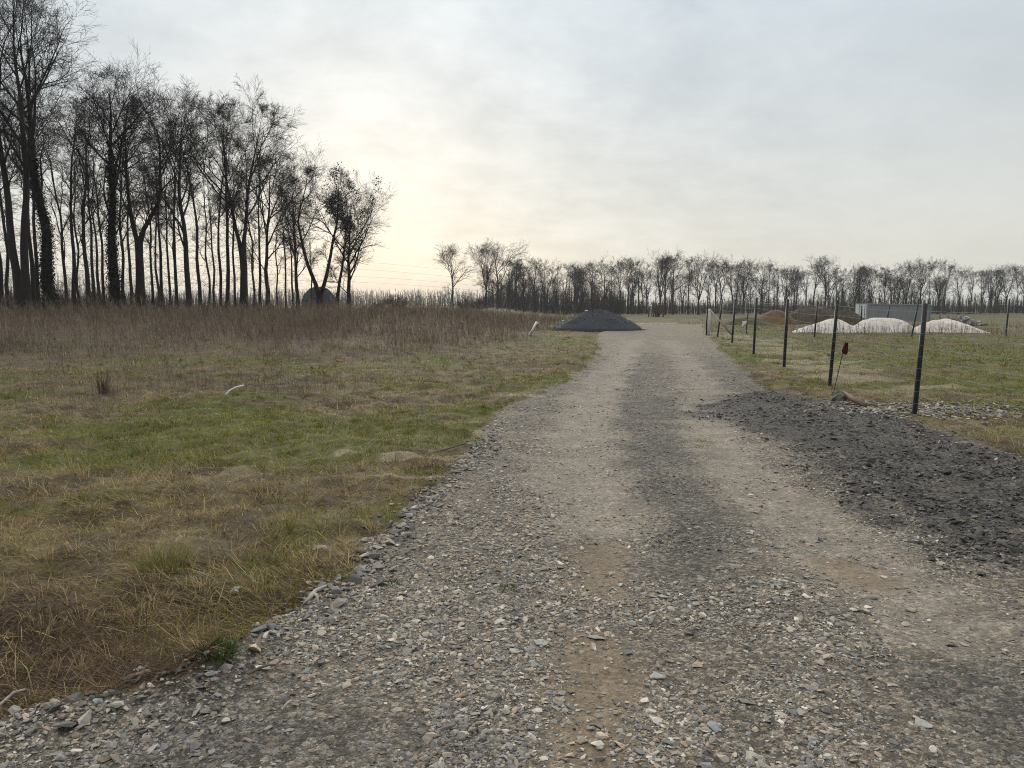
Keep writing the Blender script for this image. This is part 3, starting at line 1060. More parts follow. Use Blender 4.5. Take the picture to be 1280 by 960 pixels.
# twiggy undergrowth: in the grove, and the woodland that closes the view
def thicket(name, label, xs, ys, hs, stems, wd, col, base_from=None, mat='weed', drop=0.0):
    A = Acc()
    n = len(xs)
    z = H(xs, ys)
    az = RG.random(n) * 6.283
    lean = np.abs(RG.normal(0, .14, n))
    c = np.array(col) * RG.uniform(.6, 1.4, (n, 1))
    A.add(*blades(xs, ys, z - .1, az, lean, hs, wd * 1.5, RG.normal(0, .1, n), c))
    q = n * stems
    rp = lambda a: np.repeat(a, stems)
    t = RG.uniform(.1, 1.0, q)
    L = rp(hs)
    la, aa = rp(lean), rp(az)
    A.add(*blades(rp(xs) + np.cos(aa) * np.sin(la) * L * t * .9, rp(ys) + np.sin(aa) * np.sin(la) * L * t * .9, rp(z) + np.cos(la) * L * t * .9, RG.random(q) * 6.283,
                  RG.uniform(.1, 1.1, q), L * RG.uniform(.12, .4, q), rp(wd) * .8, RG.uniform(-.5, .2, q), np.repeat(c, stems, 0)))
    o = obj(name, A.mesh(name), MB[mat])
    tag(o, label, kind='stuff')
    return o


n = 2600
pxs = RG.uniform(-120, 345, n)
ds = RG.uniform(58, 112, n)
xs = X(pxs, ds)
hh = RG.uniform(.8, 3.0, n) * (.5 + .9 * fbm(xs * .15, ds * .15, 95, 2)) * (1.2 - .75 * sst(90, 300, pxs))
thicket('undergrowth', 'dark twiggy undergrowth between the trunks of the grove', xs, ds, hh, 16, np.full(n, .02), (.060, .046, .040))
n = 5200
pxs = np.r_[RG.uniform(585, 780, 2100), RG.uniform(760, 1330, n - 2100)]
ds = RG.uniform(196, 236, n)
xs = X(pxs, ds, -.5)
zt = 358 + 13 * sst(690, 800, pxs) + 14 * (fbm(pxs * .02, pxs * 0 + 3.3, 96, 3) - .5) + np.where((pxs > 1030) & (pxs < 1140), -6, 0)
hh = (CAMZ + ds * np.tan(np.arctan((480 - zt) / 962.0) - PITCH) + .75) * RG.uniform(.3, 1.15, n) * (.6 + .8 * fbm(pxs * .05, ds * .1, 99, 3)) * sst(575, 640, pxs)
thicket('woodland', 'dense dark woodland edge behind the far row of trees', xs, ds, hh, 12, np.full(n, .08), (.060, .055, .053))
n = 2600
pxs = RG.uniform(-100, 600, n)
ds = RG.uniform(560, 640, n)
xs = X(pxs, ds)
hh = (CAMZ + ds * np.tan(np.arctan((480 - 364) / 962.0) - PITCH)) * RG.uniform(.35, 1.1, n)
thicket('distant_woods', 'pale blue wooded strip on the horizon between grove and lone tree', xs, ds, hh, 12, np.full(n, .26), (.07, .065, .06))


# single bushes
def bush(px, d, w, h, nst, label, name='bush', col=(.045, .040, .036), tw=.03):
    x = X(px, d)
    z = Hs(x, d)
    rs = RG
    t = tag(empty(name, (x, d, z)), label, 'bush')
    n = nst
    a = rs.random(n) * 6.283
    u = np.sqrt(rs.random(n))
    D = np.stack([np.cos(a) * u * w / h * .5, np.sin(a) * u * w / h * .5, np.ones(n)], -1)
    D /= np.linalg.norm(D, axis=1, keepdims=True)
    L = h * (.55 + .5 * rs.random(n)) * (1 - .25 * u)
    st = np.stack([np.cos(a) * u * w * .2, np.sin(a) * u * w * .2, np.full(n, -.1)], -1)
    rs2 = np.random.default_rng(int(px))
    P = walk(rs2, st, D, L, 6, .14, .02)
    a1 = tubes(P, np.linspace(1, .5, 6)[None] * np.full((n, 1), tw), 3)
    k = 12
    bi = np.repeat(np.arange(n), k)
    ii = rs2.integers(1, 6, n * k)
    s2 = P[bi, ii]
    D2 = D[bi] + rs2.normal(0, .6, (n * k, 3)); D2[:, 2] = np.abs(D2[:, 2]); D2 /= np.linalg.norm(D2, axis=1, keepdims=True)
    P2 = walk(rs2, s2, D2, L[bi] * rs2.uniform(.15, .4, n * k), 3, .2, .0)
    a2 = tubes(P2, np.full((n * k, 3), tw * .6), 3)
    obj('stems', mesh('bush_stems', *a1), MB['bark_far'], t)
    obj('twigs', mesh('bush_twigs', *a2), MB['bark_far'], t)
    return t


bush(495, 118, 4.4, 2.4, 90, 'dark low twiggy bush in the gap between the grove and lone tree')
bush(590, 140, 9.0, 2.3, 140, 'wide low bush at the foot of the lone far tree')
bush(474, 150, 3.5, 2.0, 50, 'small thin bush nearest the open end of the grove')
bush(1178, 60, 2.2, .9, 40, 'short dry bush growing in front of the right white sand pile', col=(.1, .07, .05), tw=.012)
# rounded far thicket seen between the last trunks
def dome_bush():
    px, d = 399, 190
    x = X(px, d)
    t = tag(empty('rounded_bush', (x, d, Hs(x, d))), 'rounded blue-grey dense clump seen through the V-forked tree', 'bush')
    n = 26000
    u = RG.normal(0, 1, (n, 3)); u /= np.linalg.norm(u, axis=1, keepdims=True); u[:, 2] = np.abs(u[:, 2])
    rr = RG.uniform(.75, 1.0, n)[:, None] * (1 + .10 * (fbm(u[:, 0] * 4 + 9, u[:, 1] * 4 + u[:, 2] * 3, 97, 3) - .5))[:, None]
    P = u * rr * np.array((4.2, 3.2, 5.0))
    P[:, 2] = P[:, 2] ** .82 * 5.0 ** .18
    V, Q, cc = leaf_quads(P, RG.uniform(.15, .34, n), np.array((.105, .120, .145)) * RG.uniform(.8, 1.2, (n, 1)))  # foliage colour lightened towards blue in place of distance haze
    obj('foliage', mesh('rounded_bush_foliage', V, Q, cc), MB['ivy'], t)
    st = tubes(np.stack([np.linspace((0, 0, -.2), (RG.normal(0, 1.5), RG.normal(0, 1), 4), 5) for _ in range(9)]), np.full((9, 5), .08), 4)
    obj('stems', mesh('rounded_bush_stems', *st), MB['bark_far'], t)


dome_bush()


# ------------------------------------------------------------------ heaps
def heap(name, px, d, wpx, top, label, cat, col, mat_kw, depth=.8, prof=1.3, lump=.08, skew=0.0, seed=0, group=None, flat=0.0, ridge=0.0):
    w = wpx / 962.0 * d
    x = X(px, d)
    zb = Hs(x, d)
    h = Z(top, d) - zb
    rad = w / 2
    nr, na = 40, 110
    r = np.linspace(0, 1, nr)[:, None] * np.ones((1, na))
    a = np.linspace(0, 2 * math.pi, na, endpoint=False)[None] * np.ones((nr, 1))
    edge = 1 + .12 * (fbm(np.cos(a) * 1.6 + 5 + seed, np.sin(a) * 1.6 + 5, 101 + seed, 3) - .5) * 2
    vx = np.cos(a) * r * rad * edge
    vy = np.sin(a) * r * rad * depth * edge
    q = np.hypot((vx - skew * rad * (1 - r)) / rad, vy / (rad * depth))
    q = np.clip(r, 0, 1)
    top_ = np.clip((1 - q), 0, 1)
    z = h * (1 - (1 - top_) ** prof) if flat == 0 else h * np.minimum(1, top_ * (1 + flat)) ** .95
    if flat: z = h * (1 - np.exp(-top_ * 3.0 * (1 + flat))) / (1 - math.exp(-3.0 * (1 + flat)))
    if flat == 0 and prof < 0:
        z = h * top_
    z = z + h * lump * 2 * (fbm(vx * .8 + seed, vy * .8, 111 + seed, 3) - .5) * np.minimum(1, top_ * 4)
    z = z + .03 * (fbm(vx * 7, vy * 7, 121 + seed, 2) - .5) * np.minimum(1, top_ * 6)
    vx = vx + skew * rad * top_
    z = np.where(r >= .999, -.15, z)
    V = np.stack([vx, vy, z], -1).reshape(-1, 3)
    i = np.arange(nr * na).reshape(nr, na)
    Q = np.stack([i[:-1], np.roll(i, -1, 1)[:-1], np.roll(i, -1, 1)[1:], i[1:]], -1).reshape(-1, 4)
    me = mesh(name, V, Q[:, ::-1], smooth=True)
    o = obj(name, me, simple(name + '_material', col, **mat_kw))
    o.location = (x, d, zb)
    tag(o, label, cat, group)
    return o, V + np.array((x, d, zb))


dh, dhV = heap('gravel_heap', 745, 50, 116, 386, 'big dark blue-grey gravel heap at the end of the road', 'heap', (.040, .044, .052), dict(rough=.9, scale=14, amp=.5, bump=.7), depth=.9, prof=1.5, lump=.09, seed=1)
SP = 'white sand piles behind the fence'
skw = dict(rough=.9, scale=3, amp=.22, bump=.6)
heap('sand_pile', 1034, 45.5, 92, 398, 'left white sand pile with a long sloping tail', 'sand pile', (.62, .57, .51), skw, depth=.6, prof=1.4, lump=.20, skew=.12, seed=2, group=SP)
heap('sand_pile', 1103, 45.0, 92, 397, 'middle white sand pile in front of the container, weed stalks before it', 'sand pile', (.61, .565, .51), skw, depth=.6, prof=1.7, lump=.20, skew=0, seed=3, group=SP)
heap('sand_pile', 1188, 44.5, 104, 398, 'right white sand pile beside the nearest fence post, sloping down to the right', 'sand pile', (.63, .575, .51), skw, depth=.6, prof=1.5, lump=.20, skew=-.16, seed=4, group=SP)
heap('soil_mound', 968, 66, 62, 385, 'reddish brown soil mound with grass on its back', 'soil mound', (.135, .086, .048), dict(rough=.95, scale=2.2, amp=.5, bump=.6), depth=.7, prof=1.5, lump=.2, skew=0, seed=5)
heap('soil_mound', 1020, 72, 110, 383, 'long dark olive soil mound left of the container', 'soil mound', (.062, .052, .034), dict(rough=.95, scale=2.2, amp=.6, bump=.6), depth=.6, prof=1.6, lump=.25, skew=0, seed=6)
heap('soil_mound', 1058, 62, 66, 388, 'smaller dark earth mound directly in front of the white container end', 'soil mound', (.060, .050, .034), dict(rough=.95, scale=2.2, amp=.6, bump=.6), depth=.6, prof=1.6, lump=.25, skew=0, seed=7)
heap('soil_mound', 940, 60, 76, 396, 'low grassy earth mound at the foot of the reddish one', 'soil mound', (.085, .078, .042), dict(rough=.95, scale=3, amp=.6, bump=.6), depth=.5, prof=1.6, lump=.3, skew=0, seed=8)
# rough coarse pieces on the dark gravel heap (its own surface)
def heap_pieces():
    k = RG.integers(0, len(dhV), 6000)
    P = dhV[k] + RG.normal(0, .06, (6000, 3)) * np.array((1, 1, .1))
    q = RG.random(6000) < .12
    aa = RG.random(6000) * 6.283
    rr = 2.95 + np.abs(RG.normal(0, .22, 6000))
    tx, ty = 0 + np.cos(aa) * rr + dh.location.x, np.sin(aa) * rr * .9 + dh.location.y
    P[q] = np.stack([tx, ty, H(tx, ty) + .01], -1)[q]
    s = np.exp(RG.normal(math.log(.022), .45, 6000))
    V, Fc, Cc = rocks(P[:, 0], P[:, 1], P[:, 2], s, np.array((.044, .048, .057)) * RG.uniform(.5, 1.8, (6000, 1)))
    V = V - np.array(dh.location)
    o = obj('loose_stones', mesh('loose_stones', V, Fc, Cc), MB['stone'], dh)
    tag(o, kind='stuff')


heap_pieces()
# white rubble heap
def rubble_heap():
    cx, d = X(1203, 62), 62.0
    n = 130
    x = cx + np.clip(RG.normal(0, .85, n), -1.5, 1.5); y = d + np.clip(RG.normal(0, .4, n), -.7, .7)
    z = Hs(cx, d) + .12 + .6 * np.exp(-((x - cx) / 1.1) ** 2 - ((y - d) / .5) ** 2) * RG.random(n)
    s = RG.uniform(.12, .34, n)
    V, Fc, Cc = rocks(x - cx, y - d, z, s, np.array((.36, .36, .35)) * RG.uniform(.5, 1.3, (n, 1)), .8, .8)
    o = obj('rubble_heap', mesh('rubble_heap', V, Fc, Cc), MB['stone'])
    o.location = (cx, d, 0)
    tag(o, 'heap of broken pale concrete right of the sand piles', 'rubble heap')


rubble_heap()


# ------------------------------------------------------------------ built things
def boxm(bm, c, s, rot=None):
    r = bmesh.ops.create_cube(bm, size=1.0)
    for v in r['verts']:
        v.co = Vector((v.co.x * s[0], v.co.y * s[1], v.co.z * s[2]))
        if rot: v.co = rot @ v.co
        v.co += Vector(c)
    return r['verts']


def bm_obj(name, bm, mat, parent=None, smooth=False):
    me = bpy.data.meshes.new(name)
    bm.to_mesh(me); bm.free()
    for p in me.polygons: p.use_smooth = smooth
    return obj(name, me, mat, parent)


def container():
    M_w = simple('white_metal', (.72, .74, .74), .5, 3, .06)
    M_s = simple('blue_grey_metal', (.29, .32, .345), .55, 2.0, .12, stretch=(1, 1, .2))
    M_r = simple('roof_metal', (.42, .45, .47), .6, 2.0, .1)
    M_k = simple('black_rubber', (.03, .03, .03), .7, 4, .1)
    d = 104.0
    x0 = X(1083, d)
    z0 = Hs(x0, d) - .05
    hgt = Z(379.5, d) - z0
    Lr, Wd = 9.8, 2.44
    # the short end faces the camera's left, the long side runs right and slightly away
    yaw = R(29)
    t = tag(empty('shipping_container', (x0, d, z0), 0), 'long corrugated container, white end and blue-grey side, behind the sand piles', 'container')
    t.rotation_euler = (0, R(.9), yaw - R(18))
    # local: x along the length, y across; near corner at x=0,y=0 ; end face at x=0 from y=0..W
    n = 90
    xs_ = np.linspace(.12, Lr - .12, n * 2)
    off = np.where((np.arange(n * 2) // 2) % 2 == 0, 0.0, .036)
    for nm, yy, sg in (('side_wall', 0.0, 1), ('side_wall', Wd, -1)):
        V = np.concatenate([np.stack([xs_, yy + sg * off, np.full(n * 2, .16)], -1), np.stack([xs_, yy + sg * off, np.full(n * 2, hgt - .1)], -1)])
        i = np.arange(n * 2 - 1)
        Q = np.stack([i, i + 1, i + 1 + n * 2, i + n * 2], -1)
        obj(nm, mesh(nm, V, Q), M_s, t)
    bm = bmesh.new()
    for xx in (0.06, Lr - .06):
        for yy in (-.02, Wd + .02):
            boxm(bm, (xx, yy, hgt / 2), (.14, .14, hgt))
    for yy in (-.02, Wd + .02):
        boxm(bm, (Lr / 2, yy, .1), (Lr - .28, .12, .15))
        boxm(bm, (Lr / 2, yy, hgt - .06), (Lr - .28, .12, .12))
    bm_obj('frame', bm, M_s, t)
    bm = bmesh.new()
    boxm(bm, (Lr / 2, Wd / 2, hgt + .012), (Lr - .05, Wd - .05, .03))
    bm_obj('roof', bm, M_r, t)
    for k in (0, 1):
        bm = bmesh.new()
        boxm(bm, (.0, Wd * (.26 + .48 * k), hgt / 2), (.06, Wd * .44, hgt - .2))
        dr = bm_obj('door', bm, M_w, t)
        for j in (0, 1):
            bm = bmesh.new()
            boxm(bm, (-.055, Wd * (.16 + .2 * j + .48 * k), hgt / 2), (.04, .04, hgt - .3))
            boxm(bm, (-.085, Wd * (.16 + .2 * j + .48 * k), hgt * .42), (.03, .22, .06))
            bm_obj('locking_bar', bm, M_w if j else M_k, dr)
    bm = bmesh.new()
    boxm(bm, (Lr - .03, Wd / 2, hgt / 2), (.05, Wd - .2, hgt - .2))
    bm_obj('end_wall', bm, M_s, t)


container()

M_post = simple('post_metal', (.018, .018, .019), .55, 20, .3)
M_wire = simple('wire_metal', (.30, .31, .32), .45, 10, .1, metal=.6)
M_clip = simple('clip_metal', (.22, .22, .22), .5, 10, .1)
M_wood = simple('weathered_wood', (.36, .33, .28), .85, 9, .35, stretch=(4, 4, .6))
M_dkwood = simple('dark_wood', (.12, .105, .09), .9, 9, .4)
M_white = simple('white_plastic', (.80, .80, .78), .5, 8, .08)
M_conc = simple('old_concrete', (.13, .125, .11), .9, 14, .5, bump=.8)


def tube1(pts, r, sides=8, name='tube', cap=True):
    P = np.array(pts, float)[None]
    Rr = np.full((1, P.shape[1]), r) if np.isscalar(r) else np.array(r, float)[None]
    V, Q = tubes(P, Rr, sides)
    n = P.shape[1]
    caps = [np.arange(sides)[::-1][None], (np.arange(sides) + (n - 1) * sides)[None]] if cap else []
    return mesh(name, V, [Q] + caps, smooth=sides > 6)


def post(parent, px, base, top, lean, rad=.038, clips=True, name='post'):
    x, d = G(px, base)
    z = Hs(x, d)
    h = Z(top, d) - z
    tx = x + lean * h
    me = tube1([(x, d, z - .3), (x, d, z + .02), ((x + tx) / 2, d, z + h / 2), (tx, d, z + h)], [rad, rad, rad, rad * .95], 8, 'post')
    o = obj(name, me, M_post, parent)
    if clips:
        for k in range(1, 10):
            f = k / 9.5
            c = np.array((x + (tx - x) * f, d, z + h * f))
            V, Q = tubes(np.array([[c - (0, 0, .003), c + (0, 0, .003)]]), np.full((1, 2), rad + .003), 8)
            obj('clip', mesh('clip', V, Q), M_clip, o)
    return np.array((x, d, z)), np.array((tx, d, z + h))


def wires(parent, ends, rows, rad=.0020, step=.3):
    """one netting panel between neighbouring posts"""
    for (b0, t0), (b1, t1) in zip(ends[:-1], ends[1:]):
        P, n = [], 7
        tt = np.linspace(0, 1, n)[:, None]
        for k in range(rows):
            f = (k + .6) / (rows + .2)
            a, b = b0 + (t0 - b0) * f, b1 + (t1 - b1) * f
            L = a * (1 - tt) + b * tt
            L[:, 2] -= .03 * np.sin(np.pi * tt[:, 0])
            L[:, 1] -= .04
            P.append(L)
        V, Q = tubes(np.array(P), np.full((len(P), n), rad), 4)
        ln = np.linalg.norm(b1 - b0)
        m = max(2, int(ln / step))
        u = (np.arange(m) + .5)[:, None] / m
        lo = b0 * (1 - u) + b1 * u; hi = t0 * (1 - u) + t1 * u
        S = np.stack([lo + (hi - lo) * .04, lo + (hi - lo) * .96], 1)
        S[:, :, 1] -= .04
        V2, Q2 = tubes(S, np.full((m, 2), rad * .6), 3)
        obj('wire_netting', mesh('wire_netting', np.concatenate([V, V2]), [Q, Q2 + len(V)]), M_wire, parent)


# fence along the road
x, d = G(1000, 470)
fence = tag(empty('wire_fence', (0, 0, 0)), 'wire netting fence on black posts running along the right of the road', 'fence')
ends = []
for (px, base, top, lean) in ((897, 421, 374, .10), (915, 431, 374, .045), (942, 443, 373, .02), (980, 459, 374, .02), (1037, 481, 375, .05), (1143, 518, 380, .045)):
    ends.append(post(fence, px, base, top, lean, .036 if px > 1000 else .04, px > 960))
b = np.array((5.55, 6.2, Hs(5.55, 6.2)))
tN = b + np.array((.06, 0, 1.6))
o = obj('post', tube1([b - (0, 0, .3), b, tN], .037, 8, 'post'), M_post, fence)
ends.append((b, tN))
# white end post with its brace
x, d = G(886, 419)
z = Hs(x, d)
hE = Z(386, d) - z
obj('end_post', tube1([(x, d, z - .3), (x, d, z + hE * .5), (x + .02, d, z + hE)], .07, 10, 'end_post'), simple('pale_post', (.62, .60, .56), .8, 12, .2), fence)
obj('end_post', tube1([(x - .13, d, z - .3), (x - .13, d, z + hE * .5), (x - .11, d, z + hE * .98)], .035, 8, 'end_post'), M_post, fence)
xb, db = G(913, 430)
obj('brace', tube1([(x + .04, d - .05, z + hE * .95), (xb, db - .06, Hs(xb, db) + .35)], .04, 8, 'brace'), M_dkwood, fence)
ends.insert(0, (np.array((x, d, z)), np.array((x + .02, d, z + hE))))
wires(fence, ends, 9)
# fence across the field, in front of the sand piles
fence2 = tag(empty('wire_fence', (0, 0, 0)), 'wire fence on slim black posts crossing the field before the sand piles', 'fence')
e2 = []
for (px, base, top, lean) in ((1018, 421, 377, .05), (1139.5, 421, 374, .14), (1257, 420, 374, .04)):
    e2.append(post(fence2, px, base, top, lean, .042, False))
b = np.array((X(1370, 38), 38.0, Hs(X(1370, 38), 38.0)))
obj('post', tube1([b - (0, 0, .3), b, b + (.05, 0, 1.75)], .042, 8, 'post'), M_post, fence2)
e2.append((b, b + np.array((.05, 0, 1.75))))
wires(fence2, e2, 4, .003, 50)
# two posts behind the sand piles
for px, dd, tp, lb in ((1076, 56, 382, 'black stake standing before the white end of the container'), (1109, 56, 382.5, 'black stake leaning before the blue-grey side of the container')):
    x = X(px, dd); z = Hs(x, dd); h = Z(tp, dd) - z
    o = obj('stake', tube1([(0, 0, -.3), (0, 0, h * .5), (.0 if px == 1076 else .1, 0, h)], [.05, .05, .045], 8, 'stake'), M_post)
    o.location = (x, dd, z)
    tag(o, lb, 'stake')
# thin stake with a white tag
x, d = G(933, 418)
z = Hs(x, d)
t = tag(empty('marker_stake', (x, d, z)), 'thin dark stake with a white tag between the fence posts', 'stake')
hS = Z(391, d) - z
obj('stake', tube1([(0, 0, -.3), (0, 0, hS / 2), (.06, 0, hS)], .03, 6, 'stake'), M_post, t)
bm = bmesh.new()
vs = [bm.verts.new(p) for p in ((-.02, -.04, hS * .62), (-.28, -.05, hS * .58), (-.25, -.06, hS * .46), (-.32, -.07, hS * .30), (-.12, -.05, hS * .44), (-.02, -.04, hS * .5))]
f = bm.faces.new(vs)
bmesh.ops.solidify(bm, geom=[f], thickness=.006)
bm_obj('tag', bm, M_white, t)
# red flag on a thin rod
x, d = G(1041, 487)
z = Hs(x, d)
t = tag(empty('marker_flag', (x, d, z)), 'small dark red flag on a thin leaning rod beside the fence post', 'flag')
xt, zt = X(1054, d) - x, Z(427, d) - z
obj('rod', tube1([(0, 0, -.1), (xt * .55, 0, zt * .5), (xt, 0, zt)], .007, 6, 'rod'), M_post, t)
bm = bmesh.new()
nxx, nzz = 7, 7
grid = []
for i in range(nzz):
    v = i / (nzz - 1)
    row = []
    wdt = .05 + .085 * min(1, (1 - v) * 1.2) if v > .25 else .135 * (.55 + 1.8 * v)
    for j in range(nxx):
        u = j / (nxx - 1)
        row.append(bm.verts.new((xt * .93 + (u - .35) * wdt + .03 * v, .025 * math.sin(u * 7 + v * 3), zt * (.76 + .22 * v) - .025 * u * (1 - v))))
    grid.append(row)
for i in range(nzz - 1):
    for j in range(nxx - 1):
        bm.faces.new((grid[i][j], grid[i][j + 1], grid[i + 1][j + 1], grid[i + 1][j]))
bmesh.ops.solidify(bm, geom=bm.faces[:], thickness=.003)
bm_obj('pennant', bm, simple('red_cloth', (.15, .022, .020), .8, 30, .2), t, True)


# uprooted post with its concrete foot
def uprooted():
    x, d = G(1050, 500)
    z = Hs(x, d)
    t = tag(empty('uprooted_post', (x, d, z)), 'uprooted wooden post lying on dark gravel with a concrete lump on its end', 'post')
    Vv, Ff = [], []
    bm = bmesh.new()
    bmesh.ops.create_icosphere(bm, subdivisions=3, radius=1)
    for v in bm.verts:
        p = np.array(v.co)
        f = 1 + .5 * (float(fbm(np.array([p[0] * 2.6 + 4]), np.array([p[1] * 1.7 + p[2] * 1.3 + 2]), 131, 4)[0]) - .5) * 2
        v.co = Vector((p[0] * .16 * f, p[1] * .14 * f, p[2] * .13 * f + .09))
    bm_obj('concrete_foot', bm, M_conc, t)
    x2, d2 = G(1080, 510)
    z2 = Hs(x2, d2) + .05
    obj('pole', tube1([(.06, -.02, .16), ((x2 - x + .06) / 2, (d2 - d) / 2, (z2 - z + .16) / 2), (x2 - x, d2 - d, z2 - z)], .04, 9, 'pole'), simple('reddish_wood', (.17, .11, .08), .85, 9, .4, stretch=(5, 5, .6)), t)


uprooted()


# white things on the left
def single(name, me, mat, loc, label, cat):
    o = obj(name, me, mat)
    o.location = loc
    return tag(o, label, cat)


x, d = G(662, 421)
z = Hs(x, d)
x2 = X(671, d, .9)
t = tag(empty('white_stake', (x, d, z)), 'short white stake leaning right among the dead weeds near the gravel heap', 'stake')
zz0, zz1 = Z(412, d) - z, Z(403, d) - z
obj('shaft', tube1([(-.12, 0, -.15), ((x2 - x) * .5 - .04, 0, (zz1 - .1) / 2), (x2 - x, 0, zz1 + .04)], .05, 8, 'shaft'), M_white, t)
obj('head', tube1([(x2 - x - .08, 0, zz1 - .12), (x2 - x + .09, 0, zz1 - .03)], .04, 6, 'head'), M_white, t)
x, d = G(278, 507)
z = Hs(x, d)
pts = []
for px, py in ((279, 505), (279, 499), (282, 493), (287, 488), (294, 484.5), (303, 482.5)):
    pts.append((X(px, d, .1) - x, .02 * len(pts), Z(py, d) - z))
pts[0] = (pts[0][0], 0, -.05)
single('bent_pipe', tube1(pts, [.016, .016, .015, .015, .014, .012], 9, 'bent_pipe'), M_white, (x, d, z), 'white bent hose end curving out of the turf by the low burrow', 'hose')


def scrap(px, py, w, h, label, cat='litter', mat=None, seed=0, thick=.004):
    x, d = G(px, py)
    z = Hs(x, d) + .03
    rs = random.Random(seed)
    bm = bmesh.new()
    g = []
    n = 6
    for i in range(n):
        row = []
        for j in range(n):
            u, v = i / (n - 1) - .5, j / (n - 1) - .5
            k = 1 - .5 * rs.random() * (abs(u) > .4 or abs(v) > .4)
            row.append(bm.verts.new((u * w * k, v * h * k * 1.6, .12 * h * (1 - 3 * (u * u + v * v)) + .22 * h * (rs.random() - .5))))
        g.append(row)
    for i in range(n - 1):
        for j in range(n - 1):
            bm.faces.new((g[i][j], g[i + 1][j], g[i + 1][j + 1], g[i][j + 1]))
    bmesh.ops.solidify(bm, geom=bm.faces[:], thickness=thick)
    o = bm_obj('paper_scrap', bm, mat or M_paper)
    o.location = (x, d, z)
    o.rotation_euler = (rs.uniform(-.2, .4), rs.uniform(-.3, .3), rs.uniform(0, 3))
    tag(o, label, cat)


M_paper = simple('crumpled_paper', (.62, .60, .55), .8, 12, .15)
scrap(295, 744, .06, .05, 'pale curled paper scrap lying in dry grass near the stony edge', seed=1)
scrap(400, 697, .055, .07, 'crumpled whitish paper scrap beside the upper stony road edge', seed=2)
scrap(175, 863, .035, .03, 'tiny white scrap on the brown matted grass near the road corner', seed=3)
scrap(371, 458, .22, .10, 'white scrap of plastic out among the weeds', seed=4)
scrap(577, 303 + 155, .16, .05, 'small pale scrap on the turf short of the weeds', seed=5)


# stones that stand out
def big_stone(px, py, s, col, label, flat=.5, seed=0):
    V, Fc = rock_proto(900 + seed, 12)
    x, d = G(px, py)
    z = Hs(x, d) + s * flat * .3
    V = V * np.array((s, s * .85, s * flat))
    me = mesh('stone', V, Fc, np.repeat(np.array([col]), len(V), 0))
    bm = bmesh.new(); bm.from_mesh(me)
    bmesh.ops.bevel(bm, geom=bm.edges[:], offset=s * .06, segments=1, affect='EDGES')
    bm.to_mesh(me); bm.free()
    a = me.attributes.get('col')
    c = np.ones((len(me.vertices), 4), np.float32); c[:, :3] = col
    a.data.foreach_set('color', c.ravel())
    o = obj('stone', me, MB['stone'])
    o.location = (x, d, z)
    o.rotation_euler = (0, 0, seed * 1.3)
    tag(o, label, 'stone', 'larger stones lying on the road')


BS = [(676, 804, .050, (.36, .35, .33), 'pale flat stone, upper of a pair left of the brown patch', .4), (668, 831, .048, (.30, .30, .29), 'grey flat stone, lower of a pair left of the brown patch', .4),
      (746, 798, .055, (.30, .28, .25), 'flat tan stone at the top of the brown patch', .35), (785, 817, .034, (.20, .20, .21), 'dark rounded stone right of the brown patch', .8),
      (788, 780, .045, (.34, .33, .31), 'light rounded stone amid a cluster right of the brown patch', .7), (822, 846, .052, (.34, .33, .31), 'broad pale stone at the frame bottom right of the brown patch', .45),
      (404, 742, .060, (.17, .17, .18), 'dark squarish grey stone on the left road edge', .7), (390, 752, .055, (.155, .155, .165), 'darkest blocky stone on the left road edge', .75),
      (325, 800, .060, (.16, .16, .17), 'dark angular stone where the left road edge bends', .75), (340, 797, .045, (.19, .19, .19), 'grey cube-like stone beside the dark angular one at the edge bend', .8),
      (421, 745, .055, (.26, .245, .23), 'upright brownish grey stone on the left road edge', .9), (450, 722, .05, (.20, .20, .205), 'smooth grey stone high on the left road edge', .6),
      (455, 718, .04, (.24, .24, .24), 'small light grey stone touching the smooth one on the edge', .6), (890, 912, .055, (.27, .28, .29), 'blue-grey flat stone near the bottom of the frame', .4),
      (1154, 905, .05, (.34, .33, .31), 'pale flat stone at the lower right of the road', .35), (1096, 612, .06, (.22, .22, .22), 'grey stone on the edge of the dark bank', .6)]
for i, (px, py, s, col, lab, fl) in enumerate(BS): big_stone(px, py, s * .9, col, lab, fl, i)

# forked root on the stony edge and a few sticks
x, d = G(378, 770)
z = Hs(x, d)
t = tag(empty('forked_root', (x, d, z)), 'pale forked root lying on the left stony road edge', 'root')
obj('stick', tube1([(0, 0, .02), (.03, .06, .05), (.035, .14, .05), (.075, .21, .05)], [.008, .012, .011, .007], 8, 'stick'), M_wood, t)
obj('side_branch', tube1([(.034, .10, .05), (.06, .07, .045), (.08, .02, .02)], [.009, .009, .006], 7, 'side_branch'), M_wood, t)


def stick(px0, py0, px1, py1, r, label, col=None, lift=.02):
    x0, d0 = G(px0, py0); x1, d1 = G(px1, py1)
    z0, z1 = Hs(x0, d0), Hs(x1, d1)
    L = math.hypot(x1 - x0, d1 - d0)
    me = tube1([(0, 0, lift), ((x1 - x0) * .4 + .03 * L, (d1 - d0) * .4, (z1 - z0) * .4 + lift * 1.6), ((x1 - x0) * .75, (d1 - d0) * .75 + .02 * L, (z1 - z0) * .75 + lift * 1.4), (x1 - x0, d1 - d0, z1 - z0 + lift)],
               [r, r * .9, r * .75, r * .5], 6, 'stick')
    single('stick', me, col or M_wood, (x0, d0, z0), label, 'stick')


stick(582, 556, 528, 571, .011, 'dark fallen stick at the stony edge beside the sandy patch', M_dkwood)
stick(0, 912, 42, 882, .006, 'thin pale straw-like stick in the lower left corner', None, .05)
stick(310, 852, 345, 838, .007, 'thin brown twig on the gravel near the green tuft', M_dkwood)
stick(352, 893, 368, 880, .006, 'short pale splinter of wood on dark gravel', None)


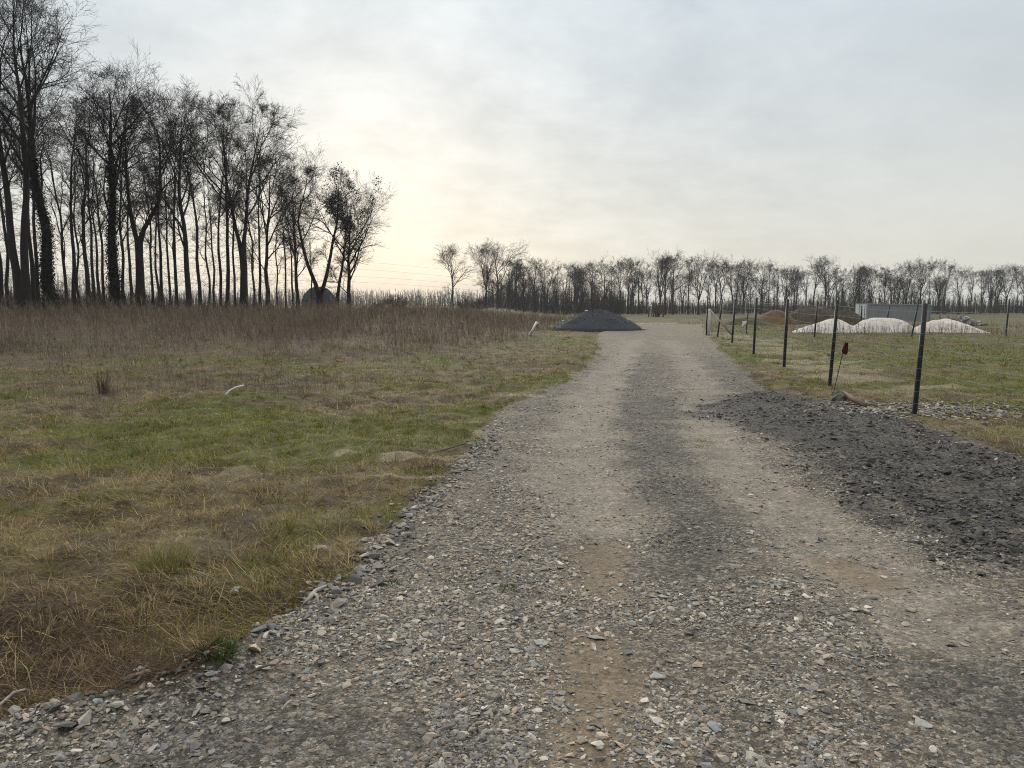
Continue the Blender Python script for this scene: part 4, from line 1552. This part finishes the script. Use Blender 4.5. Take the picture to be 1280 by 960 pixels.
# small plants
def tuft(px, py, n, h, spread, cols, label, cat='grass tuft', name='grass_tuft', lean=(.05, .9), wd=.004):
    x, d = G(px, py)
    z = Hs(x, d)
    az = RG.random(n) * 6.283
    rr = spread * np.sqrt(RG.random(n))
    bx, by = np.cos(az) * rr, np.sin(az) * rr
    col = np.array(cols)[RG.integers(0, len(cols), n)] * RG.uniform(.7, 1.2, (n, 1))
    V, Q, T, c = blades(bx, by, np.full(n, -.01), az + RG.normal(0, .5, n), RG.uniform(*lean, n), h * RG.uniform(.5, 1.15, n), RG.uniform(.7, 1.3, n) * wd, RG.uniform(.1, 1.1, n), col)
    o = obj(name, mesh(name, V, [Q, T], c), MB['blade'])
    o.location = (x, d, z)
    return tag(o, label, cat)


YG = [(.16, .175, .05), (.22, .215, .075), (.30, .26, .12), (.12, .14, .04)]
DG = [(.05, .095, .022), (.07, .12, .03), (.09, .13, .04)]
tuft(206, 714, 520, .22, .13, YG, 'large domed yellow-green grass tussock in the near field', 'tussock', 'grass_tussock', (.02, 1.25))
tuft(488, 730, 90, .05, .06, DG, 'dark green weed tuft on the gravel near the stony edge')
tuft(636, 737, 90, .05, .045, DG, 'small dark green plant alone in the middle of the gravel')
tuft(568, 719, 70, .04, .10, YG, 'thin yellowish grass patch on the gravel')
tuft(276, 840, 220, .09, .07, DG, 'green tuft where the grass meets the bend of the stony edge')
tuft(862, 552, 600, .03, .30, [(.16, .19, .04), (.12, .15, .03)], 'bright moss-green patch in the middle of the track', 'moss patch', 'moss_patch', (.3, 1.4))
tuft(36, 842, 60, .10, .04, YG, 'light green grass sprout on brown matted grass, upper of two')
tuft(34, 896, 45, .07, .04, YG, 'light green grass sprout closest to the bottom left corner')
tuft(105, 886, 45, .06, .05, YG, 'fresh grass sprout right against the dark stony ridge')
tuft(130, 492, 70, .55, .10, [(.09, .06, .045), (.12, .085, .06)], 'brown upright dead plant standing alone before the weeds', 'dead plant', 'dead_plant', (.0, .35), .008)

# reddish dead stump clump in front of the far row
x, d = X(820, 150), 150.0
z = Hs(x, d)
t = tag(empty('dead_thicket', (x, d, z)), 'reddish brown clump of dead stalks at the foot of the far trees', 'bush')
Vv = []
P = np.array([[(px, py, -.2), (px + RG.normal(0, .1), py, 1.2), (px + RG.normal(0, .2), py, RG.uniform(1.8, 3.0))] for px, py in zip(RG.normal(0, .75, 36), RG.normal(0, .3, 36))])
obj('stalks', mesh('dead_stalks', *tubes(P, np.full((36, 3), .05), 4)), simple('reddish_stalk', (.080, .056, .045), .9, 3, .3), t)

# power lines far behind
wl = tag(empty('power_line', (0, 0, 0)), 'thin overhead wires crossing the pale sky between grove and lone tree', 'power line')
for py0, py1 in ((327, 333), (336, 341), (345, 348), (352, 354)):
    dd = 420.0
    pts = []
    for k in range(13):
        px = -200 + k * 75
        f = (px - 470) / 90.0
        pts.append((X(px, dd, 20), dd, Z(py0 + (py1 - py0) * f * .6 + .004 * (px - 380) ** 2 * .05, dd)))
    obj('wire', tube1(pts, .035, 4, 'wire', False), M_post, wl)

# two pale stones on top of the gravel heap
for px, py, s in ((703, 388.5, .10), (733, 386.0, .13)):
    dd = 49.5
    V, Fc = rock_proto(int(px), 10)
    me = mesh('stone', V * s, Fc, np.full((len(V), 3), .5))
    zz = Z(py, dd) - .02
    # seat it on the heap surface
    ii = np.argmin(np.abs(dhV[:, 0] - X(px, 50)) + .2 * np.abs(dhV[:, 1] - 49.9))
    single('stone', me, MB['stone'], tuple(dhV[ii] + np.array((0, 0, s * .4))), 'pale stone lying on the ' + ('left shoulder' if px < 720 else 'top') + ' of the dark gravel heap', 'stone')

# ------------------------------------------------------------------ air
HZ = 0.00028
bm = bmesh.new()
boxm(bm, (0, 1150, 26), (3600, 2900, 58))
mh, nt, p = newmat('thin_haze')
nt.nodes.remove(p)
pv = N(nt, 'ShaderNodeVolumePrincipled')
pv.inputs['Color'].default_value = (.86, .90, .95, 1)
pv.inputs['Density'].default_value = HZ
pv.inputs['Anisotropy'].default_value = .1
nt.links.new(pv.outputs[0], nt.nodes['Material Output'].inputs['Volume'])
hz = bm_obj('haze', bm, mh)
tag(hz, kind='stuff')

# ------------------------------------------------------------------ sky and sun
SUN_EL, SUN_AZ = R(12.5), R(-10.5)      # azimuth from +Y, negative = left
sd = Vector((math.sin(SUN_AZ) * math.cos(SUN_EL), math.cos(SUN_AZ) * math.cos(SUN_EL), math.sin(SUN_EL)))
sl = bpy.data.lights.new('sun', 'SUN')
sl.energy = 1.5
sl.angle = R(10)
sl.color = (1.0, .93, .82)
so = bpy.data.objects.new('sun', sl)
so.rotation_euler = sd.to_track_quat('Z', 'Y').to_euler()
C.objects.link(so)

w = bpy.data.worlds.new('World')
sc.world = w
w.use_nodes = True
nt = w.node_tree
L = nt.links.new
bg = nt.nodes['Background']
bg.inputs['Strength'].default_value = .1
sky = N(nt, 'ShaderNodeTexSky', sky_type='NISHITA')
sky.sun_disc = False
sky.sun_elevation = SUN_EL
sky.sun_rotation = SUN_AZ
tc = N(nt, 'ShaderNodeTexCoord')
dirv = tc.outputs['Generated']
sx = N(nt, 'ShaderNodeSeparateXYZ')
L(dirv, sx.inputs[0])
zc = mth(nt, 'MAXIMUM', sx.outputs[2], 0.0)
den = mth(nt, 'ADD', zc, .30)
cx = N(nt, 'ShaderNodeCombineXYZ')
L(mth(nt, 'DIVIDE', sx.outputs[0], den), cx.inputs[0])
L(mth(nt, 'DIVIDE', sx.outputs[1], den), cx.inputs[1])
n1 = N(nt, 'ShaderNodeTexNoise', i_Scale=1.1, i_Detail=7.0, i_Roughness=.55, i_Distortion=.2)
n2 = N(nt, 'ShaderNodeTexNoise', i_Scale=4.6, i_Detail=7.0, i_Roughness=.6, i_Distortion=.15)
L(cx.outputs[0], n1.inputs['Vector']); L(cx.outputs[0], n2.inputs['Vector'])
dt = N(nt, 'ShaderNodeVectorMath', operation='DOT_PRODUCT')
L(dirv, dt.inputs[0]); dt.inputs[1].default_value = sd
dp = mth(nt, 'MAXIMUM', dt.outputs['Value'], 0.0)
rampz = N(nt, 'ShaderNodeValToRGB')
L(zc, rampz.inputs[0])
cr = rampz.color_ramp
cr.elements[0].position = 0.0; cr.elements[0].color = (.63, .61, .555, 1)
cr.elements[1].position = 1.0; cr.elements[1].color = (1.85, 1.84, 1.80, 1)
for pos, c in ((.06, (.665, .65, .60)), (.14, (.635, .65, .63)), (.26, (.60, .65, .68)), (.40, (.60, .675, .73)), (.60, (1.25, 1.27, 1.27))):
    e = cr.elements.new(pos); e.color = (*c, 1)
# cloud structure: soft sheets, brighter and bluer gaps
cl = mth(nt, 'ADD', mth(nt, 'MULTIPLY', mth(nt, 'SUBTRACT', n1.outputs['Fac'], .5), .32), 1.0)
# thin overcast: the side of the sky away from the sun is darker
sd_ = N(nt, 'ShaderNodeMapRange', interpolation_type='SMOOTHSTEP')
sd_.inputs['From Min'].default_value = -.9
sd_.inputs['From Max'].default_value = .55
sd_.inputs['To Min'].default_value = .34
sd_.inputs['To Max'].default_value = 1.0
L(dt.outputs['Value'], sd_.inputs['Value'])
c1 = vmul(nt, rampz.outputs[0], mth(nt, 'MULTIPLY', cl, sd_.outputs['Result']))
g1 = mth(nt, 'MULTIPLY', mth(nt, 'POWER', dp, 9.0), .03)
g2 = mth(nt, 'MULTIPLY', mth(nt, 'POWER', dp, 45.0), .03)
puff = mth(nt, 'MULTIPLY', mth(nt, 'SUBTRACT', n2.outputs['Fac'], .46, ), mth(nt, 'MULTIPLY', mth(nt, 'POWER', dp, 5.0), .5))
gl = mth(nt, 'ADD', mth(nt, 'ADD', g1, g2), puff)
gr = N(nt, 'ShaderNodeRGB'); gr.outputs[0].default_value = (1.0, .975, .90, 1)
ad = N(nt, 'ShaderNodeVectorMath', operation='ADD')
L(c1, ad.inputs[0]); L(vmul(nt, gr.outputs[0], gl), ad.inputs[1])
x10 = N(nt, 'ShaderNodeVectorMath', operation='SCALE'); x10.inputs['Scale'].default_value = 10.0
L(ad.outputs[0], x10.inputs[0])
mixs = N(nt, 'ShaderNodeMix', data_type='RGBA')
mixs.inputs['Factor'].default_value = .92
L(sky.outputs[0], mixs.inputs['A']); L(x10.outputs[0], mixs.inputs['B'])
L(mixs.outputs['Result'], bg.inputs['Color'])

# ------------------------------------------------------------------ view
sc.view_settings.view_transform = 'Standard'
sc.view_settings.look = 'None'
sc.view_settings.gamma = 1
sc.view_settings.use_curve_mapping = False
sc.view_settings.exposure = 0.14
sc.render.engine = 'CYCLES'
sc.cycles.max_bounces = 5
sc.cycles.diffuse_bounces = 3
sc.cycles.volume_bounces = 1
sc.cycles.transparent_max_bounces = 4
sc.cycles.use_denoising = True
sc.cycles.denoising_prefilter = 'NONE'
sc.cycles.filter_width = 1.05
sc.cycles.adaptive_threshold = .004
